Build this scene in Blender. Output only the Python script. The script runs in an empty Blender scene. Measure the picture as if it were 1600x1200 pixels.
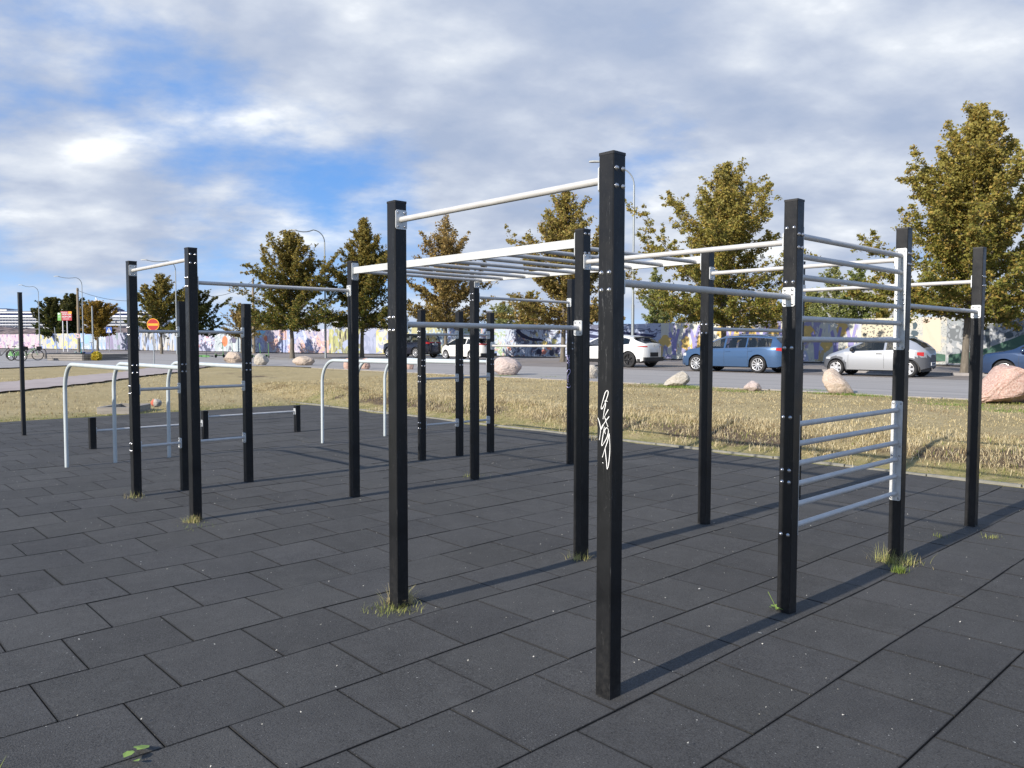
# Outdoor calisthenics park by a road with parked cars and a painted hoarding.
# cloud banks / clear patches: (photo x, photo y, angular size, amount), used only as sky directions
GAUSS = [(1150, 60, 0.42, 0.18), (640, 60, 0.28, 0.12), (100, 240, 0.12, 0.18), (420, 350, 0.06, 0.15), (330, 170, 0.12, -0.10), (560, 270, 0.12, -0.11), (1080, 245, 0.10, -0.13), (160, 60, .12, -.04), (1420, 330, 0.30, 0.12), (40, 40, 0.16, 0.02), (600, 345, 0.08, -0.12), (220, 430, 0.20, -0.12), (50, 470, 0.10, -0.04), (980, 290, 0.05, -0.12), (720, 300, 0.07, 0.10), (230, 330, .05, .06), (330, 260, .05, .05), (100, 390, .08, .08)]
GLIT = [(110, 240, 0.13, 0.09), (430, 355, 0.06, 0.30), (1350, 60, 0.25, -0.03), (1420, 340, 0.22, 0.20), (1050, 340, 0.10, 0.16), (470, 250, 0.06, 0.12), (1100, 180, 0.25, -0.05), (620, 60, 0.3, 0.02)]
SKY_STR = 0.93
import bpy, math, random
import numpy as np
from mathutils import Vector, Matrix
R = math.radians
S = bpy.context.scene
COL = S.collection

# ------------------------------------------------------------------ camera
F_PX = 1234.5; PITCH = 0.05183; ROLL = -0.00157; CAM_H = 1.6
cd = bpy.data.cameras.new('camera'); cam = bpy.data.objects.new('camera', cd); COL.objects.link(cam)
cd.sensor_fit = 'HORIZONTAL'; cd.sensor_width = 36.0; cd.lens = 36.0*F_PX/1600.0
cd.clip_start = 0.05; cd.clip_end = 6000
cam.matrix_world = (Matrix.Translation((0, 0, CAM_H)) @ Matrix.Rotation(math.pi/2-PITCH, 4, 'X') @ Matrix.Rotation(-ROLL, 4, 'Z'))
S.camera = cam
S.render.resolution_x = 1024; S.render.resolution_y = 768

# directions of the paving grid: A runs away to the left, B runs away to the right
TH = 0.75226
AV = Vector((-math.sin(TH), math.cos(TH), 0)); BV = Vector((math.cos(TH), math.sin(TH), 0))
def AB(a, b, z=0.0): return AV*a + BV*b + Vector((0, 0, z))

# ------------------------------------------------------------------ sun, sky, exposure
SUN_EL = R(25.5); SH_AZ = R(47.8)          # shadows run towards this azimuth (clockwise from +Y)
sun_az = SH_AZ + math.pi
sd = Vector((math.sin(sun_az)*math.cos(SUN_EL), math.cos(sun_az)*math.cos(SUN_EL), math.sin(SUN_EL)))
sl = bpy.data.lights.new('sun', 'SUN'); sun = bpy.data.objects.new('sun', sl); COL.objects.link(sun)
sl.energy = 4.5; sl.angle = R(0.6); sl.color = (1.0, 0.925, 0.83)
sun.rotation_euler = sd.to_track_quat('Z', 'Y').to_euler(); sun.location = (0, 0, 60)
S.view_settings.view_transform = 'Standard'; S.view_settings.look = 'None'
S.view_settings.exposure = 0.50; S.view_settings.gamma = 1.0

W = bpy.data.worlds.new("World"); S.world = W; W.use_nodes = True
nt = W.node_tree; nt.nodes.clear()
class NT:
    """small helper for wiring node trees"""
    def __init__(s, nt): s.nt = nt
    def n(s, typ, **kw):
        nd = s.nt.nodes.new(typ)
        for k, v in kw.items():
            if k.startswith('i_'):
                key = k[2:]
                key = int(key) if key.isdigit() else key.replace('_', ' ')
                sock = nd.inputs[key]
                if hasattr(v, 'is_linked') or isinstance(v, bpy.types.NodeSocket): s.nt.links.new(v, sock)
                else: sock.default_value = v
            else: setattr(nd, k, v)
        return nd
    def m(s, op, a, b=None, c=None, clamp=False):
        nd = s.nt.nodes.new('ShaderNodeMath'); nd.operation = op; nd.use_clamp = clamp
        for i, v in enumerate((a, b, c)):
            if v is None: continue
            if isinstance(v, bpy.types.NodeSocket): s.nt.links.new(v, nd.inputs[i])
            else: nd.inputs[i].default_value = v
        return nd.outputs[0]
    def vm(s, op, a, b=None):
        nd = s.nt.nodes.new('ShaderNodeVectorMath'); nd.operation = op
        for i, v in enumerate((a, b)):
            if v is None: continue
            if isinstance(v, bpy.types.NodeSocket): s.nt.links.new(v, nd.inputs[i])
            else: nd.inputs[i].default_value = v
        return nd
    def mix(s, f, a, b, blend='MIX'):
        nd = s.nt.nodes.new('ShaderNodeMix'); nd.data_type = 'RGBA'; nd.blend_type = blend
        for i, v in ((0, f), (6, a), (7, b)):
            if isinstance(v, bpy.types.NodeSocket): s.nt.links.new(v, nd.inputs[i])
            elif i == 0: nd.inputs[0].default_value = v
            else: nd.inputs[i].default_value = (v[0], v[1], v[2], 1)
        return nd.outputs[2]
    def noise(s, vec, scale, detail=4, rough=0.5, dist=0.0, out=0):
        nd = s.n('ShaderNodeTexNoise', i_Scale=scale, i_Detail=detail, i_Roughness=rough, i_Distortion=dist)
        if vec is not None: s.nt.links.new(vec, nd.inputs['Vector'])
        return nd.outputs[out]
    def ramp(s, f, stops, interp='LINEAR'):
        nd = s.nt.nodes.new('ShaderNodeValToRGB'); nd.color_ramp.interpolation = interp
        el = nd.color_ramp.elements
        while len(el) < len(stops): el.new(0.5)
        for e, (p, c) in zip(el, stops):
            e.position = p; e.color = (c, c, c, 1) if not hasattr(c, '__len__') else (c[0], c[1], c[2], 1)
        s.nt.links.new(f, nd.inputs[0]); return nd.outputs[0]
    def maprange(s, v, a, b, c=0.0, d=1.0, smooth=False):
        nd = s.nt.nodes.new('ShaderNodeMapRange'); nd.clamp = True
        if smooth: nd.interpolation_type = 'SMOOTHSTEP'
        s.nt.links.new(v, nd.inputs[0])
        for i, x in enumerate((a, b, c, d)): nd.inputs[1+i].default_value = x
        return nd.outputs[0]

w = NT(nt)
sky = w.n('ShaderNodeTexSky', sky_type='NISHITA', sun_disc=False, sun_elevation=SUN_EL, sun_rotation=sun_az % (2*math.pi),
          altitude=10, air_density=1.0, dust_density=0.6, ozone_density=2.0)
tc = w.n('ShaderNodeTexCoord').outputs['Generated']
dn = w.vm('NORMALIZE', tc).outputs[0]
sep = w.n('ShaderNodeSeparateXYZ', i_0=dn)
X, Y, Z = sep.outputs
zz = w.m('ADD', w.m('MAXIMUM', Z, 0.0), 0.30)
px = w.m('DIVIDE', X, zz); py = w.m('DIVIDE', Y, zz)
# rotate and stretch the cloud deck a little so that banks run across the view
cp = w.n('ShaderNodeCombineXYZ', i_0=px, i_1=py, i_2=0.37).outputs[0]
mp = w.n('ShaderNodeMapping', i_Vector=cp); mp.inputs['Rotation'].default_value = (0, 0, R(-28)); mp.inputs['Scale'].default_value = (0.9, 1.1, 1); mp.inputs['Location'].default_value = (3.1, 1.7, 0)
big = w.noise(mp.outputs[0], 1.0, 2, 0.45, 0.0)
mid = w.noise(mp.outputs[0], 2.6, 6, 0.52, 0.0)
fine = w.noise(mp.outputs[0], 8.0, 7, 0.6, 0.0)
def dirn(x, y):   # direction seen at a pixel of the photo
    v = Vector(((x-800)/F_PX, 1, -(y-600)/F_PX)); v = Matrix.Rotation(-PITCH, 3, 'X') @ v; return v.normalized()
def gauss(x, y, size, amp):
    d = dirn(x, y); k = w.vm('DOT_PRODUCT', dn, tuple(d)).outputs['Value']
    # 1-cos = ang^2/2
    q = w.m('MULTIPLY', w.m('SUBTRACT', 1.0, k), -2.0/(size*size))
    return w.m('MULTIPLY', w.m('EXPONENT', q), amp)
cov = w.m('ADD', w.m('MULTIPLY', big, 0.55), w.m('ADD', w.m('MULTIPLY', mid, 0.46), w.m('MULTIPLY', fine, 0.24)))
for g in GAUSS: cov = w.m('ADD', cov, gauss(*g))
cmask = w.m('MAXIMUM', w.maprange(cov, 0.49, 0.74, 0.0, 1.0, True), w.maprange(w.m('ADD', mid, w.m('MULTIPLY', fine, 0.5)), 0.62, 0.95, 0.0, 0.62, True))
# brightness of the cloud: thick parts grey, some lit tops
mp3 = w.n('ShaderNodeMapping', i_Vector=mp.outputs[0]); mp3.inputs['Location'].default_value = (-.10, -.13, 0)
mid2 = w.noise(mp3.outputs[0], 2.6, 6, 0.52, 0.0)
lit = w.m('ADD', w.m('ADD', w.m('MULTIPLY', mid, 0.55), w.m('MULTIPLY', fine, 0.35)), w.m('ADD', w.m('MULTIPLY', w.m('SUBTRACT', mid, mid2), 1.4), 0.05))
for g in GLIT: lit = w.m('ADD', lit, gauss(*g))
ccol = w.ramp(lit, [(0.26, (0.32, 0.385, 0.52)), (0.50, (0.395, 0.45, 0.565)), (0.68, (0.485, 0.535, 0.63)), (0.86, (0.60, 0.64, 0.705)), (1.0, (0.76, 0.79, 0.83))])
sk = w.vm('SCALE', sky.outputs[0]); sk.inputs['Scale'].default_value = 0.075
blue = w.mix(0.80, sk.outputs[0], (0.13, 0.325, 0.74))
hz = w.maprange(Z, 0.0, 0.22, 0.75, 0.0, True)
blue = w.mix(hz, blue, (0.33, 0.56, 0.87))
colr = w.mix(cmask, blue, ccol)
hz2 = w.maprange(Z, -0.02, 0.10, 0.40, 0.0, True)
colr = w.mix(hz2, colr, (0.60, 0.71, 0.86))
bg = w.n('ShaderNodeBackground', i_Color=colr, i_Strength=SKY_STR)
wo = w.n('ShaderNodeOutputWorld'); nt.links.new(bg.outputs[0], wo.inputs[0])
S.render.engine = 'CYCLES'

# ------------------------------------------------------------------ helpers
def tag(o, label=None, cat=None, group=None, kind=None):
    if label: o['label'] = label
    if cat: o['category'] = cat
    if group: o['group'] = group
    if kind: o['kind'] = kind
    return o
def empty(name, loc=(0, 0, 0), rz=0.0, parent=None):
    o = bpy.data.objects.new(name, None); COL.objects.link(o); o.location = loc; o.rotation_euler = (0, 0, rz)
    o.empty_display_size = 0.2
    if parent: o.parent = parent
    return o
def link(name, me, parent=None, loc=(0, 0, 0), rz=0.0):
    o = bpy.data.objects.new(name, me); COL.objects.link(o); o.location = loc; o.rotation_euler = (0, 0, rz)
    if parent: o.parent = parent
    return o
class MB:
    def __init__(s): s.v = []; s.f = []; s.mi = []; s.sm = []
    def add(s, vs, fs, m=0, smooth=False):
        k = len(s.v); s.v += [tuple(p) for p in vs]
        for f in fs: s.f.append([i+k for i in f]); s.mi.append(m); s.sm.append(smooth)
    def box(s, c, d, m=0, M=None, bev=0.0):
        x, y, z = d[0]/2, d[1]/2, d[2]/2
        if bev > 0:
            b = min(bev, x*.9, y*.9)
            ring = [(x-b, -y), (x, -y+b), (x, y-b), (x-b, y), (-x+b, y), (-x, y-b), (-x, -y+b), (-x+b, -y)]
            vs = [(p[0], p[1], zz) for zz in (-z, z) for p in ring]
            fs = [[i, (i+1) % 8, (i+1) % 8+8, i+8] for i in range(8)] + [list(range(8, 16)), list(range(7, -1, -1))]
        else:
            vs = [(i*x, j*y, k*z) for i in (-1, 1) for j in (-1, 1) for k in (-1, 1)]
            fs = [[0, 1, 3, 2], [4, 6, 7, 5], [0, 4, 5, 1], [2, 3, 7, 6], [0, 2, 6, 4], [1, 5, 7, 3]]
        vs = [Vector(p) for p in vs]
        if M is not None: vs = [M @ p for p in vs]
        vs = [p+Vector(c) for p in vs]
        s.add(vs, fs, m)
    def tube(s, pts, r, n=10, m=0, cap=True, flat=None):
        pts = [Vector(p) for p in pts]; rs = r if hasattr(r, '__len__') else [r]*len(pts)
        vs = []; N = len(pts)
        up = Vector((0, 0, 1)); t0 = (pts[1]-pts[0]).normalized()
        if abs(t0.z) > .95: up = Vector((0.3, 1, 0)).normalized()
        side = t0.cross(up).normalized(); upv = side.cross(t0).normalized()
        for i, p in enumerate(pts):
            t = (pts[min(i+1, N-1)]-pts[max(i-1, 0)]).normalized()
            side = (side - t*side.dot(t)).normalized(); upv = side.cross(t).normalized()
            for k in range(n):
                a = 2*math.pi*k/n; vs.append(p+(side*math.cos(a)+upv*math.sin(a))*rs[i])
        fs = [[i*n+k, (i+1)*n+k, (i+1)*n+(k+1) % n, i*n+(k+1) % n] for i in range(N-1) for k in range(n)]
        s.add(vs, fs, m, True)
        if cap:
            s.add(vs[:n], [list(range(n))], m); s.add(vs[-n:], [list(range(n-1, -1, -1))], m)
    def lathe(s, prof, n=24, M=None, m=0, smooth=True):
        vs = []; K = len(prof)
        for i in range(n):
            a = 2*math.pi*i/n
            for r, z in prof: vs.append(Vector((r*math.cos(a), r*math.sin(a), z)))
        if M is not None: vs = [M @ p for p in vs]
        fs = [[i*K+j, ((i+1) % n)*K+j, ((i+1) % n)*K+j+1, i*K+j+1] for i in range(n) for j in range(K-1)]
        s.add(vs, fs, m, smooth)
    def prism(s, poly, h0, h1, M=None, m=0):
        n = len(poly); vs = [Vector((p[0], p[1], h)) for h in (h0, h1) for p in poly]
        if M is not None: vs = [M @ p for p in vs]
        fs = [[i, (i+1) % n, (i+1) % n+n, i+n] for i in range(n)] + [list(range(n-1, -1, -1)), list(range(n, 2*n))]
        s.add(vs, fs, m)
    def mesh(s, name, mats):
        me = bpy.data.meshes.new(name); me.from_pydata(s.v, [], s.f)
        for mt in (mats if isinstance(mats, (list, tuple)) else [mats]): me.materials.append(mt)
        me.polygons.foreach_set('material_index', s.mi); me.polygons.foreach_set('use_smooth', s.sm)
        me.update(); return me
    def build(s, name, mats, parent=None, loc=(0, 0, 0), rz=0.0):
        return link(name, s.mesh(name, mats), parent, loc, rz)
def nmesh(name, V, Fq, mat, smooth=False, col=None):
    """fast mesh from numpy arrays; Fq (n,k)"""
    me = bpy.data.meshes.new(name); V = np.asarray(V, dtype=np.float32); Fq = np.asarray(Fq, dtype=np.int32)
    me.vertices.add(len(V)); me.vertices.foreach_set('co', V.ravel())
    k = Fq.shape[1]; me.loops.add(Fq.size); me.loops.foreach_set('vertex_index', Fq.ravel())
    me.polygons.add(len(Fq)); me.polygons.foreach_set('loop_start', np.arange(0, Fq.size, k, dtype=np.int32))
    me.polygons.foreach_set('loop_total', np.full(len(Fq), k, dtype=np.int32))
    me.polygons.foreach_set('use_smooth', np.full(len(Fq), smooth, dtype=bool))
    me.materials.append(mat); me.update(calc_edges=True)
    if col is not None:
        ca = me.color_attributes.new('Col', 'FLOAT_COLOR', 'POINT'); c4 = np.ones((len(V), 4), dtype=np.float32); c4[:, :3] = col
        ca.data.foreach_set('color', c4.ravel())
    me.validate(); return me

# ------------------------------------------------------------------ materials
def mat(name, col=(0.5, 0.5, 0.5), rough=0.5, metal=0.0, **kw):
    m = bpy.data.materials.new(name); m.use_nodes = True; b = m.node_tree.nodes['Principled BSDF']
    b.inputs['Base Color'].default_value = (*col, 1); b.inputs['Roughness'].default_value = rough; b.inputs['Metallic'].default_value = metal
    for k, v in kw.items(): b.inputs[k.replace('_', ' ')].default_value = v
    return m
def tune(m): t = NT(m.node_tree); return t, m.node_tree.nodes['Principled BSDF'], m.node_tree.links
def varied(name, c1, c2, scale=4, rough=0.6, metal=0.0, bump=0.0, detail=5, stretch=(1, 1, 1), bscale=None, spec=0.5):
    m = mat(name, c1, rough, metal); t, b, L = tune(m)
    co = t.n('ShaderNodeTexCoord').outputs['Object']; mp = t.n('ShaderNodeMapping', i_Vector=co); mp.inputs['Scale'].default_value = stretch
    f = t.noise(mp.outputs[0], scale, detail, 0.6)
    f = t.maprange(f, 0.3, 0.7)
    L.new(t.mix(f, c1, c2), b.inputs['Base Color']); b.inputs['Specular IOR Level'].default_value = spec
    if bump:
        bp = t.n('ShaderNodeBump', i_Strength=bump, i_Distance=0.02); L.new(t.noise(mp.outputs[0], bscale or scale*3, 6, 0.65), bp.inputs['Height']); L.new(bp.outputs[0], b.inputs['Normal'])
    return m
# black powder coated posts with scuffs
M_POST = mat('post_black', (0.012, 0.013, 0.015), 0.36, Specular_IOR_Level=0.30); t, b, L = tune(M_POST)
co = t.n('ShaderNodeTexCoord').outputs['Object']
wv = t.n('ShaderNodeMapping', i_Vector=co); wv.inputs['Rotation'].default_value = (0.5, 0.4, 0.3); wv.inputs['Scale'].default_value = (60, 60, 6)
sc1 = t.maprange(t.noise(wv.outputs[0], 1.0, 5, 0.75, 1.5), 0.62, 0.72)
sm = t.maprange(t.noise(co, 3.0, 4, 0.6), 0.35, 0.75)
L.new(t.mix(t.m('MULTIPLY', sc1, 0.28), t.mix(sm, (0.008, 0.0085, 0.0095), (0.017, 0.0175, 0.019)), (0.14, 0.14, 0.14)), b.inputs['Base Color'])
pb = b.inputs['Base Color'].links[0].from_socket; zc = t.n('ShaderNodeSeparateXYZ', i_0=co).outputs[2]
ft = t.m('MULTIPLY', t.maprange(zc, 0.0, 0.45, 1.0, 0.0), t.maprange(t.noise(co, 26, 6, 0.8), 0.42, 0.7))
sv = t.n('ShaderNodeMapping', i_Vector=co); sv.inputs['Rotation'].default_value = (0.25, -0.2, 0.8); sv.inputs['Scale'].default_value = (22, 22, 2.2)
sc2 = t.m('LESS_THAN', t.m('ABSOLUTE', t.m('SUBTRACT', t.noise(sv.outputs[0], 1.0, 3, 0.6, 2.0), 0.5)), 0.004); scm = t.m('MULTIPLY', sc2, t.maprange(t.noise(co, 2.2, 3, 0.6), 0.48, 0.62))
pb = t.mix(t.m('MULTIPLY', ft, 0.22), pb, (0.10, 0.095, 0.085)); pb = t.mix(t.m('MULTIPLY', scm, 0.55), pb, (0.20, 0.20, 0.20)); L.new(pb, b.inputs['Base Color'])
L.new(t.maprange(t.noise(co, 9, 5, 0.7), 0.3, 0.7, 0.28, 0.5), b.inputs['Roughness'])
M_CAP = mat('cap_black', (0.012, 0.012, 0.013), 0.5)
# galvanised tube and plate
M_TUBE = varied('galvanised_tube', (0.46, 0.45, 0.435), (0.57, 0.56, 0.545), 7, 0.5, 0.10, 0.03, stretch=(1, 1, 1))
M_PLATE = varied('galvanised_plate', (0.50, 0.52, 0.52), (0.66, 0.67, 0.67), 25, 0.5, 0.45)
M_BOLT = mat('bolt_steel', (0.42, 0.42, 0.43), 0.25, 0.9)
M_DIP = varied('pale_grey_tube', (0.46, 0.51, 0.52), (0.55, 0.60, 0.61), 5, 0.42, 0.1)
M_INK = mat('white_paint_pen', (0.80, 0.80, 0.78), 0.6)
M_INK2 = mat('lilac_paint_pen', (0.55, 0.50, 0.78), 0.6)
# rubber paving
M_RUB = mat('rubber', (0.03, 0.032, 0.035), 0.85); t, b, L = tune(M_RUB)
co = t.n('ShaderNodeTexCoord').outputs['Object']
n1 = t.maprange(t.noise(co, 1.1, 5, 0.62), 0.3, 0.72)
n2 = t.noise(co, 120, 3, 0.75); n3 = t.maprange(t.noise(co, 9, 6, 0.7), 0.45, 0.8)
att = t.n('ShaderNodeAttribute', attribute_name='Col').outputs['Color']
base = t.mix(n1, (0.040, 0.0385, 0.0365), (0.070, 0.0675, 0.064))
base = t.mix(t.maprange(n2, 0.48, 0.66), base, (0.082, 0.081, 0.079), 'MIX'); base = t.mix(t.maprange(n2, 0.44, 0.32), base, (0.014, 0.014, 0.014), 'MIX')
base = t.mix(t.m('MULTIPLY', n3, 0.40), base, (0.095, 0.094, 0.090))
base = t.mix(1.0, base, att, 'MULTIPLY')
v1 = t.n('ShaderNodeTexVoronoi', i_Vector=co, i_Scale=28.0, i_Randomness=1.0)
rr = t.n('ShaderNodeSeparateXYZ', i_0=v1.outputs['Color'])
dust = t.m('MULTIPLY', t.maprange(t.noise(co, 2.6, 7, 0.72), 0.54, 0.78), t.maprange(t.noise(co, 60, 4, 0.8), 0.35, 0.7))
base = t.mix(t.m('MULTIPLY', dust, 0.60), base, (0.13, 0.125, 0.115))
v2 = t.n('ShaderNodeTexVoronoi', i_Vector=co, i_Scale=75.0, i_Randomness=1.0); r2 = t.n('ShaderNodeSeparateXYZ', i_0=v2.outputs['Color'])
s2 = t.m('MULTIPLY', t.m('LESS_THAN', v2.outputs['Distance'], 0.16), t.m('GREATER_THAN', r2.outputs[0], 0.82)); base = t.mix(t.m('MULTIPLY', s2, 0.5), base, (0.30, 0.29, 0.27))
spk = t.m('MULTIPLY', t.m('LESS_THAN', v1.outputs['Distance'], t.m('MULTIPLY', rr.outputs[1], 0.085)), t.m('GREATER_THAN', rr.outputs[0], 0.66))
base = t.mix(t.m('MULTIPLY', spk, 0.75), base, (0.50, 0.49, 0.45))
L.new(base, b.inputs['Base Color']); b.inputs['Specular IOR Level'].default_value = 0.35
bp = t.n('ShaderNodeBump', i_Strength=0.9, i_Distance=0.005); L.new(t.noise(co, 130, 4, 0.7), bp.inputs['Height']); L.new(bp.outputs[0], b.inputs['Normal'])
M_RUBBASE = mat('rubber_joint', (0.006, 0.006, 0.006), 0.95)
# asphalt
M_ASPH = mat('asphalt', (0.1, 0.1, 0.1), 0.85); t, b, L = tune(M_ASPH)
co = t.n('ShaderNodeTexCoord').outputs['Object']
mp = t.n('ShaderNodeMapping', i_Vector=co); mp.inputs['Scale'].default_value = (1.0, 0.05, 1)
st = t.maprange(t.noise(mp.outputs[0], 1.6, 4, 0.6), 0.35, 0.68)
ac = t.mix(st, (0.27, 0.25, 0.23), (0.35, 0.325, 0.30))
ac = t.mix(t.maprange(t.noise(co, 40, 4, 0.7), 0.3, 0.8, 0, 0.5), ac, (0.42, 0.395, 0.37))
mp2 = t.n('ShaderNodeMapping', i_Vector=co); mp2.inputs['Scale'].default_value = (1.0, 0.012, 1)
tr = t.m('LESS_THAN', t.m('ABSOLUTE', t.m('SUBTRACT', t.noise(mp2.outputs[0], 0.8, 2, 0.5, 0.3), 0.5)), 0.010)
ac = t.mix(t.m('MULTIPLY', tr, 0.55), ac, (0.11, 0.11, 0.11))
L.new(ac, b.inputs['Base Color'])
bp = t.n('ShaderNodeBump', i_Strength=0.3, i_Distance=0.01); L.new(t.noise(co, 60, 4, 0.7), bp.inputs['Height']); L.new(bp.outputs[0], b.inputs['Normal'])
# brown gravel with fallen leaves
M_GRAV = mat('gravel', (0.1, 0.09, 0.08), 0.95); t, b, L = tune(M_GRAV)
co = t.n('ShaderNodeTexCoord').outputs['Object']
gc = t.mix(t.maprange(t.noise(co, 0.9, 6, 0.7), 0.35, 0.65), (0.15, 0.13, 0.118), (0.27, 0.235, 0.21))
lf = t.m('GREATER_THAN', t.noise(co, 14, 3, 0.7), 0.62)
lz = t.maprange(t.noise(co, 0.35, 3, 0.5), 0.42, 0.6)
gc = t.mix(t.m('MULTIPLY', lf, lz), gc, (0.26, 0.15, 0.06))
gc = t.mix(t.maprange(t.noise(co, 60, 3, 0.8), 0.4, 0.8, 0, 0.6), gc, (0.28, 0.26, 0.24))
L.new(gc, b.inputs['Base Color'])
M_PATH = varied('path_gravel', (0.33, 0.275, 0.25), (0.42, 0.355, 0.325), 1.5, 0.95, 0, 0.2, bscale=60)
M_KERB = varied('kerb_stone', (0.24, 0.225, 0.215), (0.32, 0.30, 0.285), 6, 0.85, 0, 0.2)
M_EDGE = varied('concrete_edging', (0.17, 0.165, 0.14), (0.26, 0.25, 0.21), 9, 0.85, 0, 0.2)
# lawn
M_LAWN = mat('dry_lawn', (0.3, 0.25, 0.1), 0.95); t, b, L = tune(M_LAWN)
co = t.n('ShaderNodeTexCoord').outputs['Object']; att = t.n('ShaderNodeAttribute', attribute_name='Col').outputs['Color']
sp = t.n('ShaderNodeSeparateColor', i_0=att)
mp = t.n('ShaderNodeMapping', i_Vector=co); mp.inputs['Scale'].default_value = (1, 1, 1)
nA = t.maprange(t.noise(mp.outputs[0], 0.55, 6, 0.62), 0.32, 0.68); nB = t.maprange(t.noise(mp.outputs[0], 5.5, 7, 0.75), 0.3, 0.7); nC = t.noise(co, 42, 4, 0.8)
straw = t.mix(nA, (0.385, 0.30, 0.155), (0.50, 0.405, 0.235))
straw = t.mix(t.m('MULTIPLY', nB, 0.6), straw, (0.23, 0.175, 0.075))
straw = t.mix(t.maprange(nC, 0.40, 0.75, 0, 0.7), straw, (0.60, 0.50, 0.27))
patch = t.maprange(t.noise(mp.outputs[0], 1.7, 5, 0.7), 0.56, 0.70)
straw = t.mix(t.m('MULTIPLY', patch, 0.45), straw, (0.20, 0.15, 0.08))
green = t.mix(nB, (0.10, 0.125, 0.025), (0.21, 0.215, 0.055))
gz = t.m('MULTIPLY', sp.outputs[0], t.maprange(t.noise(mp.outputs[0], 3.0, 5, 0.7), 0.32, 0.62))
lc = t.mix(gz, straw, green)
soil = t.mix(nB, (0.085, 0.062, 0.042), (0.19, 0.145, 0.10))
sz = t.maprange(t.m('ADD', sp.outputs[1], t.m('SUBTRACT', t.noise(mp.outputs[0], 2.3, 6, 0.75), 0.5)), 0.42, 0.62)
lc = t.mix(sz, lc, soil)
L.new(lc, b.inputs['Base Color']); b.inputs['Specular IOR Level'].default_value = 0.15
bp = t.n('ShaderNodeBump', i_Strength=0.8, i_Distance=0.03); L.new(t.m('ADD', nB, nC), bp.inputs['Height']); L.new(bp.outputs[0], b.inputs['Normal'])
def leafmat(name, rough=0.75, trans=0.3):
    m = mat(name, (0.1, 0.1, 0.03), rough); t, b, L = tune(m)
    att = t.n('ShaderNodeAttribute', attribute_name='Col').outputs['Color']; L.new(att, b.inputs['Base Color']); b.inputs['Specular IOR Level'].default_value = 0.25
    tr = t.n('ShaderNodeBsdfTranslucent', i_Color=att); mx = t.n('ShaderNodeMixShader', i_0=trans)
    L.new(b.outputs[0], mx.inputs[1]); L.new(tr.outputs[0], mx.inputs[2]); L.new(mx.outputs[0], m.node_tree.nodes['Material Output'].inputs[0]); return m
M_LEAF = leafmat('leaf', 0.6, 0.38); M_BLADE = leafmat('grass_blade', 0.8, 0.25)
M_BARK = varied('bark', (0.10, 0.085, 0.065), (0.20, 0.175, 0.14), 12, 0.9, 0, 0.6, stretch=(1, 1, .25))
M_WOODPOLE = varied('weathered_pole', (0.20, 0.165, 0.12), (0.30, 0.25, 0.18), 8, 0.85, stretch=(1, 1, .1))
M_WOOD = varied('grey_timber', (0.19, 0.175, 0.155), (0.33, 0.30, 0.265), 5, 0.9, stretch=(.4, 4, 4))
M_LAMP = mat('lamp_pole_zinc', (0.33, 0.36, 0.37), 0.45, 0.4)
M_LAMPD = mat('lamp_arm_dark', (0.10, 0.12, 0.13), 0.5, 0.3)
M_GLASS = mat('car_glass', (0.012, 0.016, 0.018), 0.04, 0.0, Specular_IOR_Level=0.9, Alpha=0.62)
M_TYRE = mat('tyre', (0.018, 0.018, 0.019), 0.8)
M_BLK = mat('black_plastic', (0.015, 0.015, 0.016), 0.55)
M_RIM = mat('alloy_rim', (0.62, 0.62, 0.62), 0.3, 0.6)
M_RIMD = mat('dark_rim', (0.03, 0.03, 0.032), 0.35, 0.5)
M_RED = mat('red_lens', (0.45, 0.015, 0.012), 0.15, Specular_IOR_Level=0.8)
M_LENS = mat('clear_lens', (0.60, 0.62, 0.63), 0.1, Specular_IOR_Level=0.9)
M_CHROME = mat('chrome', (0.7, 0.7, 0.7), 0.15, 1.0)
M_PLATEW = mat('number_plate_white', (0.70, 0.71, 0.72), 0.5)
def paint(name, c, metal=0.3, rough=0.32):
    m = mat(name, c, rough, metal, Coat_Weight=0.8, Coat_Roughness=0.04); return m
M_STEELW = mat('white_metal', (0.62, 0.62, 0.60), 0.5)
M_WIRE = mat('wire_black', (0.02, 0.02, 0.02), 0.6)
# ------------------------------------------------------------------ ground
rng = np.random.RandomState(7)
MATA0, MATA1, MATB0, MATB1 = -3.506, 18.596, 0.572, 10.108     # rubber mat extents along A and B
def ss(x): x = np.clip(x, 0, 1); return x*x*(3-2*x)
def wob(a, b, f=1.0):
    return (np.sin(a*1.7*f+b*.6*f+1.3)+np.sin(b*2.3*f-a*.9*f+.4)+np.sin((a+b)*3.1*f+2.)*.6+np.sin(a*5.3*f-b*4.1*f)*.35)/2.95
def zt(a, b):
    a = np.asarray(a, float); b = np.asarray(b, float)
    dB = b-MATB1; dA = a-MATA1
    hb = .29*ss(dB/1.5)+.14*ss((dB-1)/6.5); ha = .40*ss(dA/11)
    h = np.maximum(hb, ha)
    dd = np.maximum(np.maximum(dB, dA), 0)
    bump = wob(a, b, 1.6)*.035*ss(dd/.8)*(1-ss((dd-1.8)/3)) + wob(a, b, .5)*.015*ss(dd/1)*(1-ss((dd-6)/2))
    dL = MATB0-b
    return h+bump+np.where(dL > 0, wob(a, b, 3)*.006, 0)
ROAD_Z = 0.45
def ZG(x, y):
    a = x*AV.x+y*AV.y; b = x*BV.x+y*BV.y
    return float(min(zt(a, b), .45)) if (b < 18.4 and a < 41) else ROAD_Z
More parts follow.
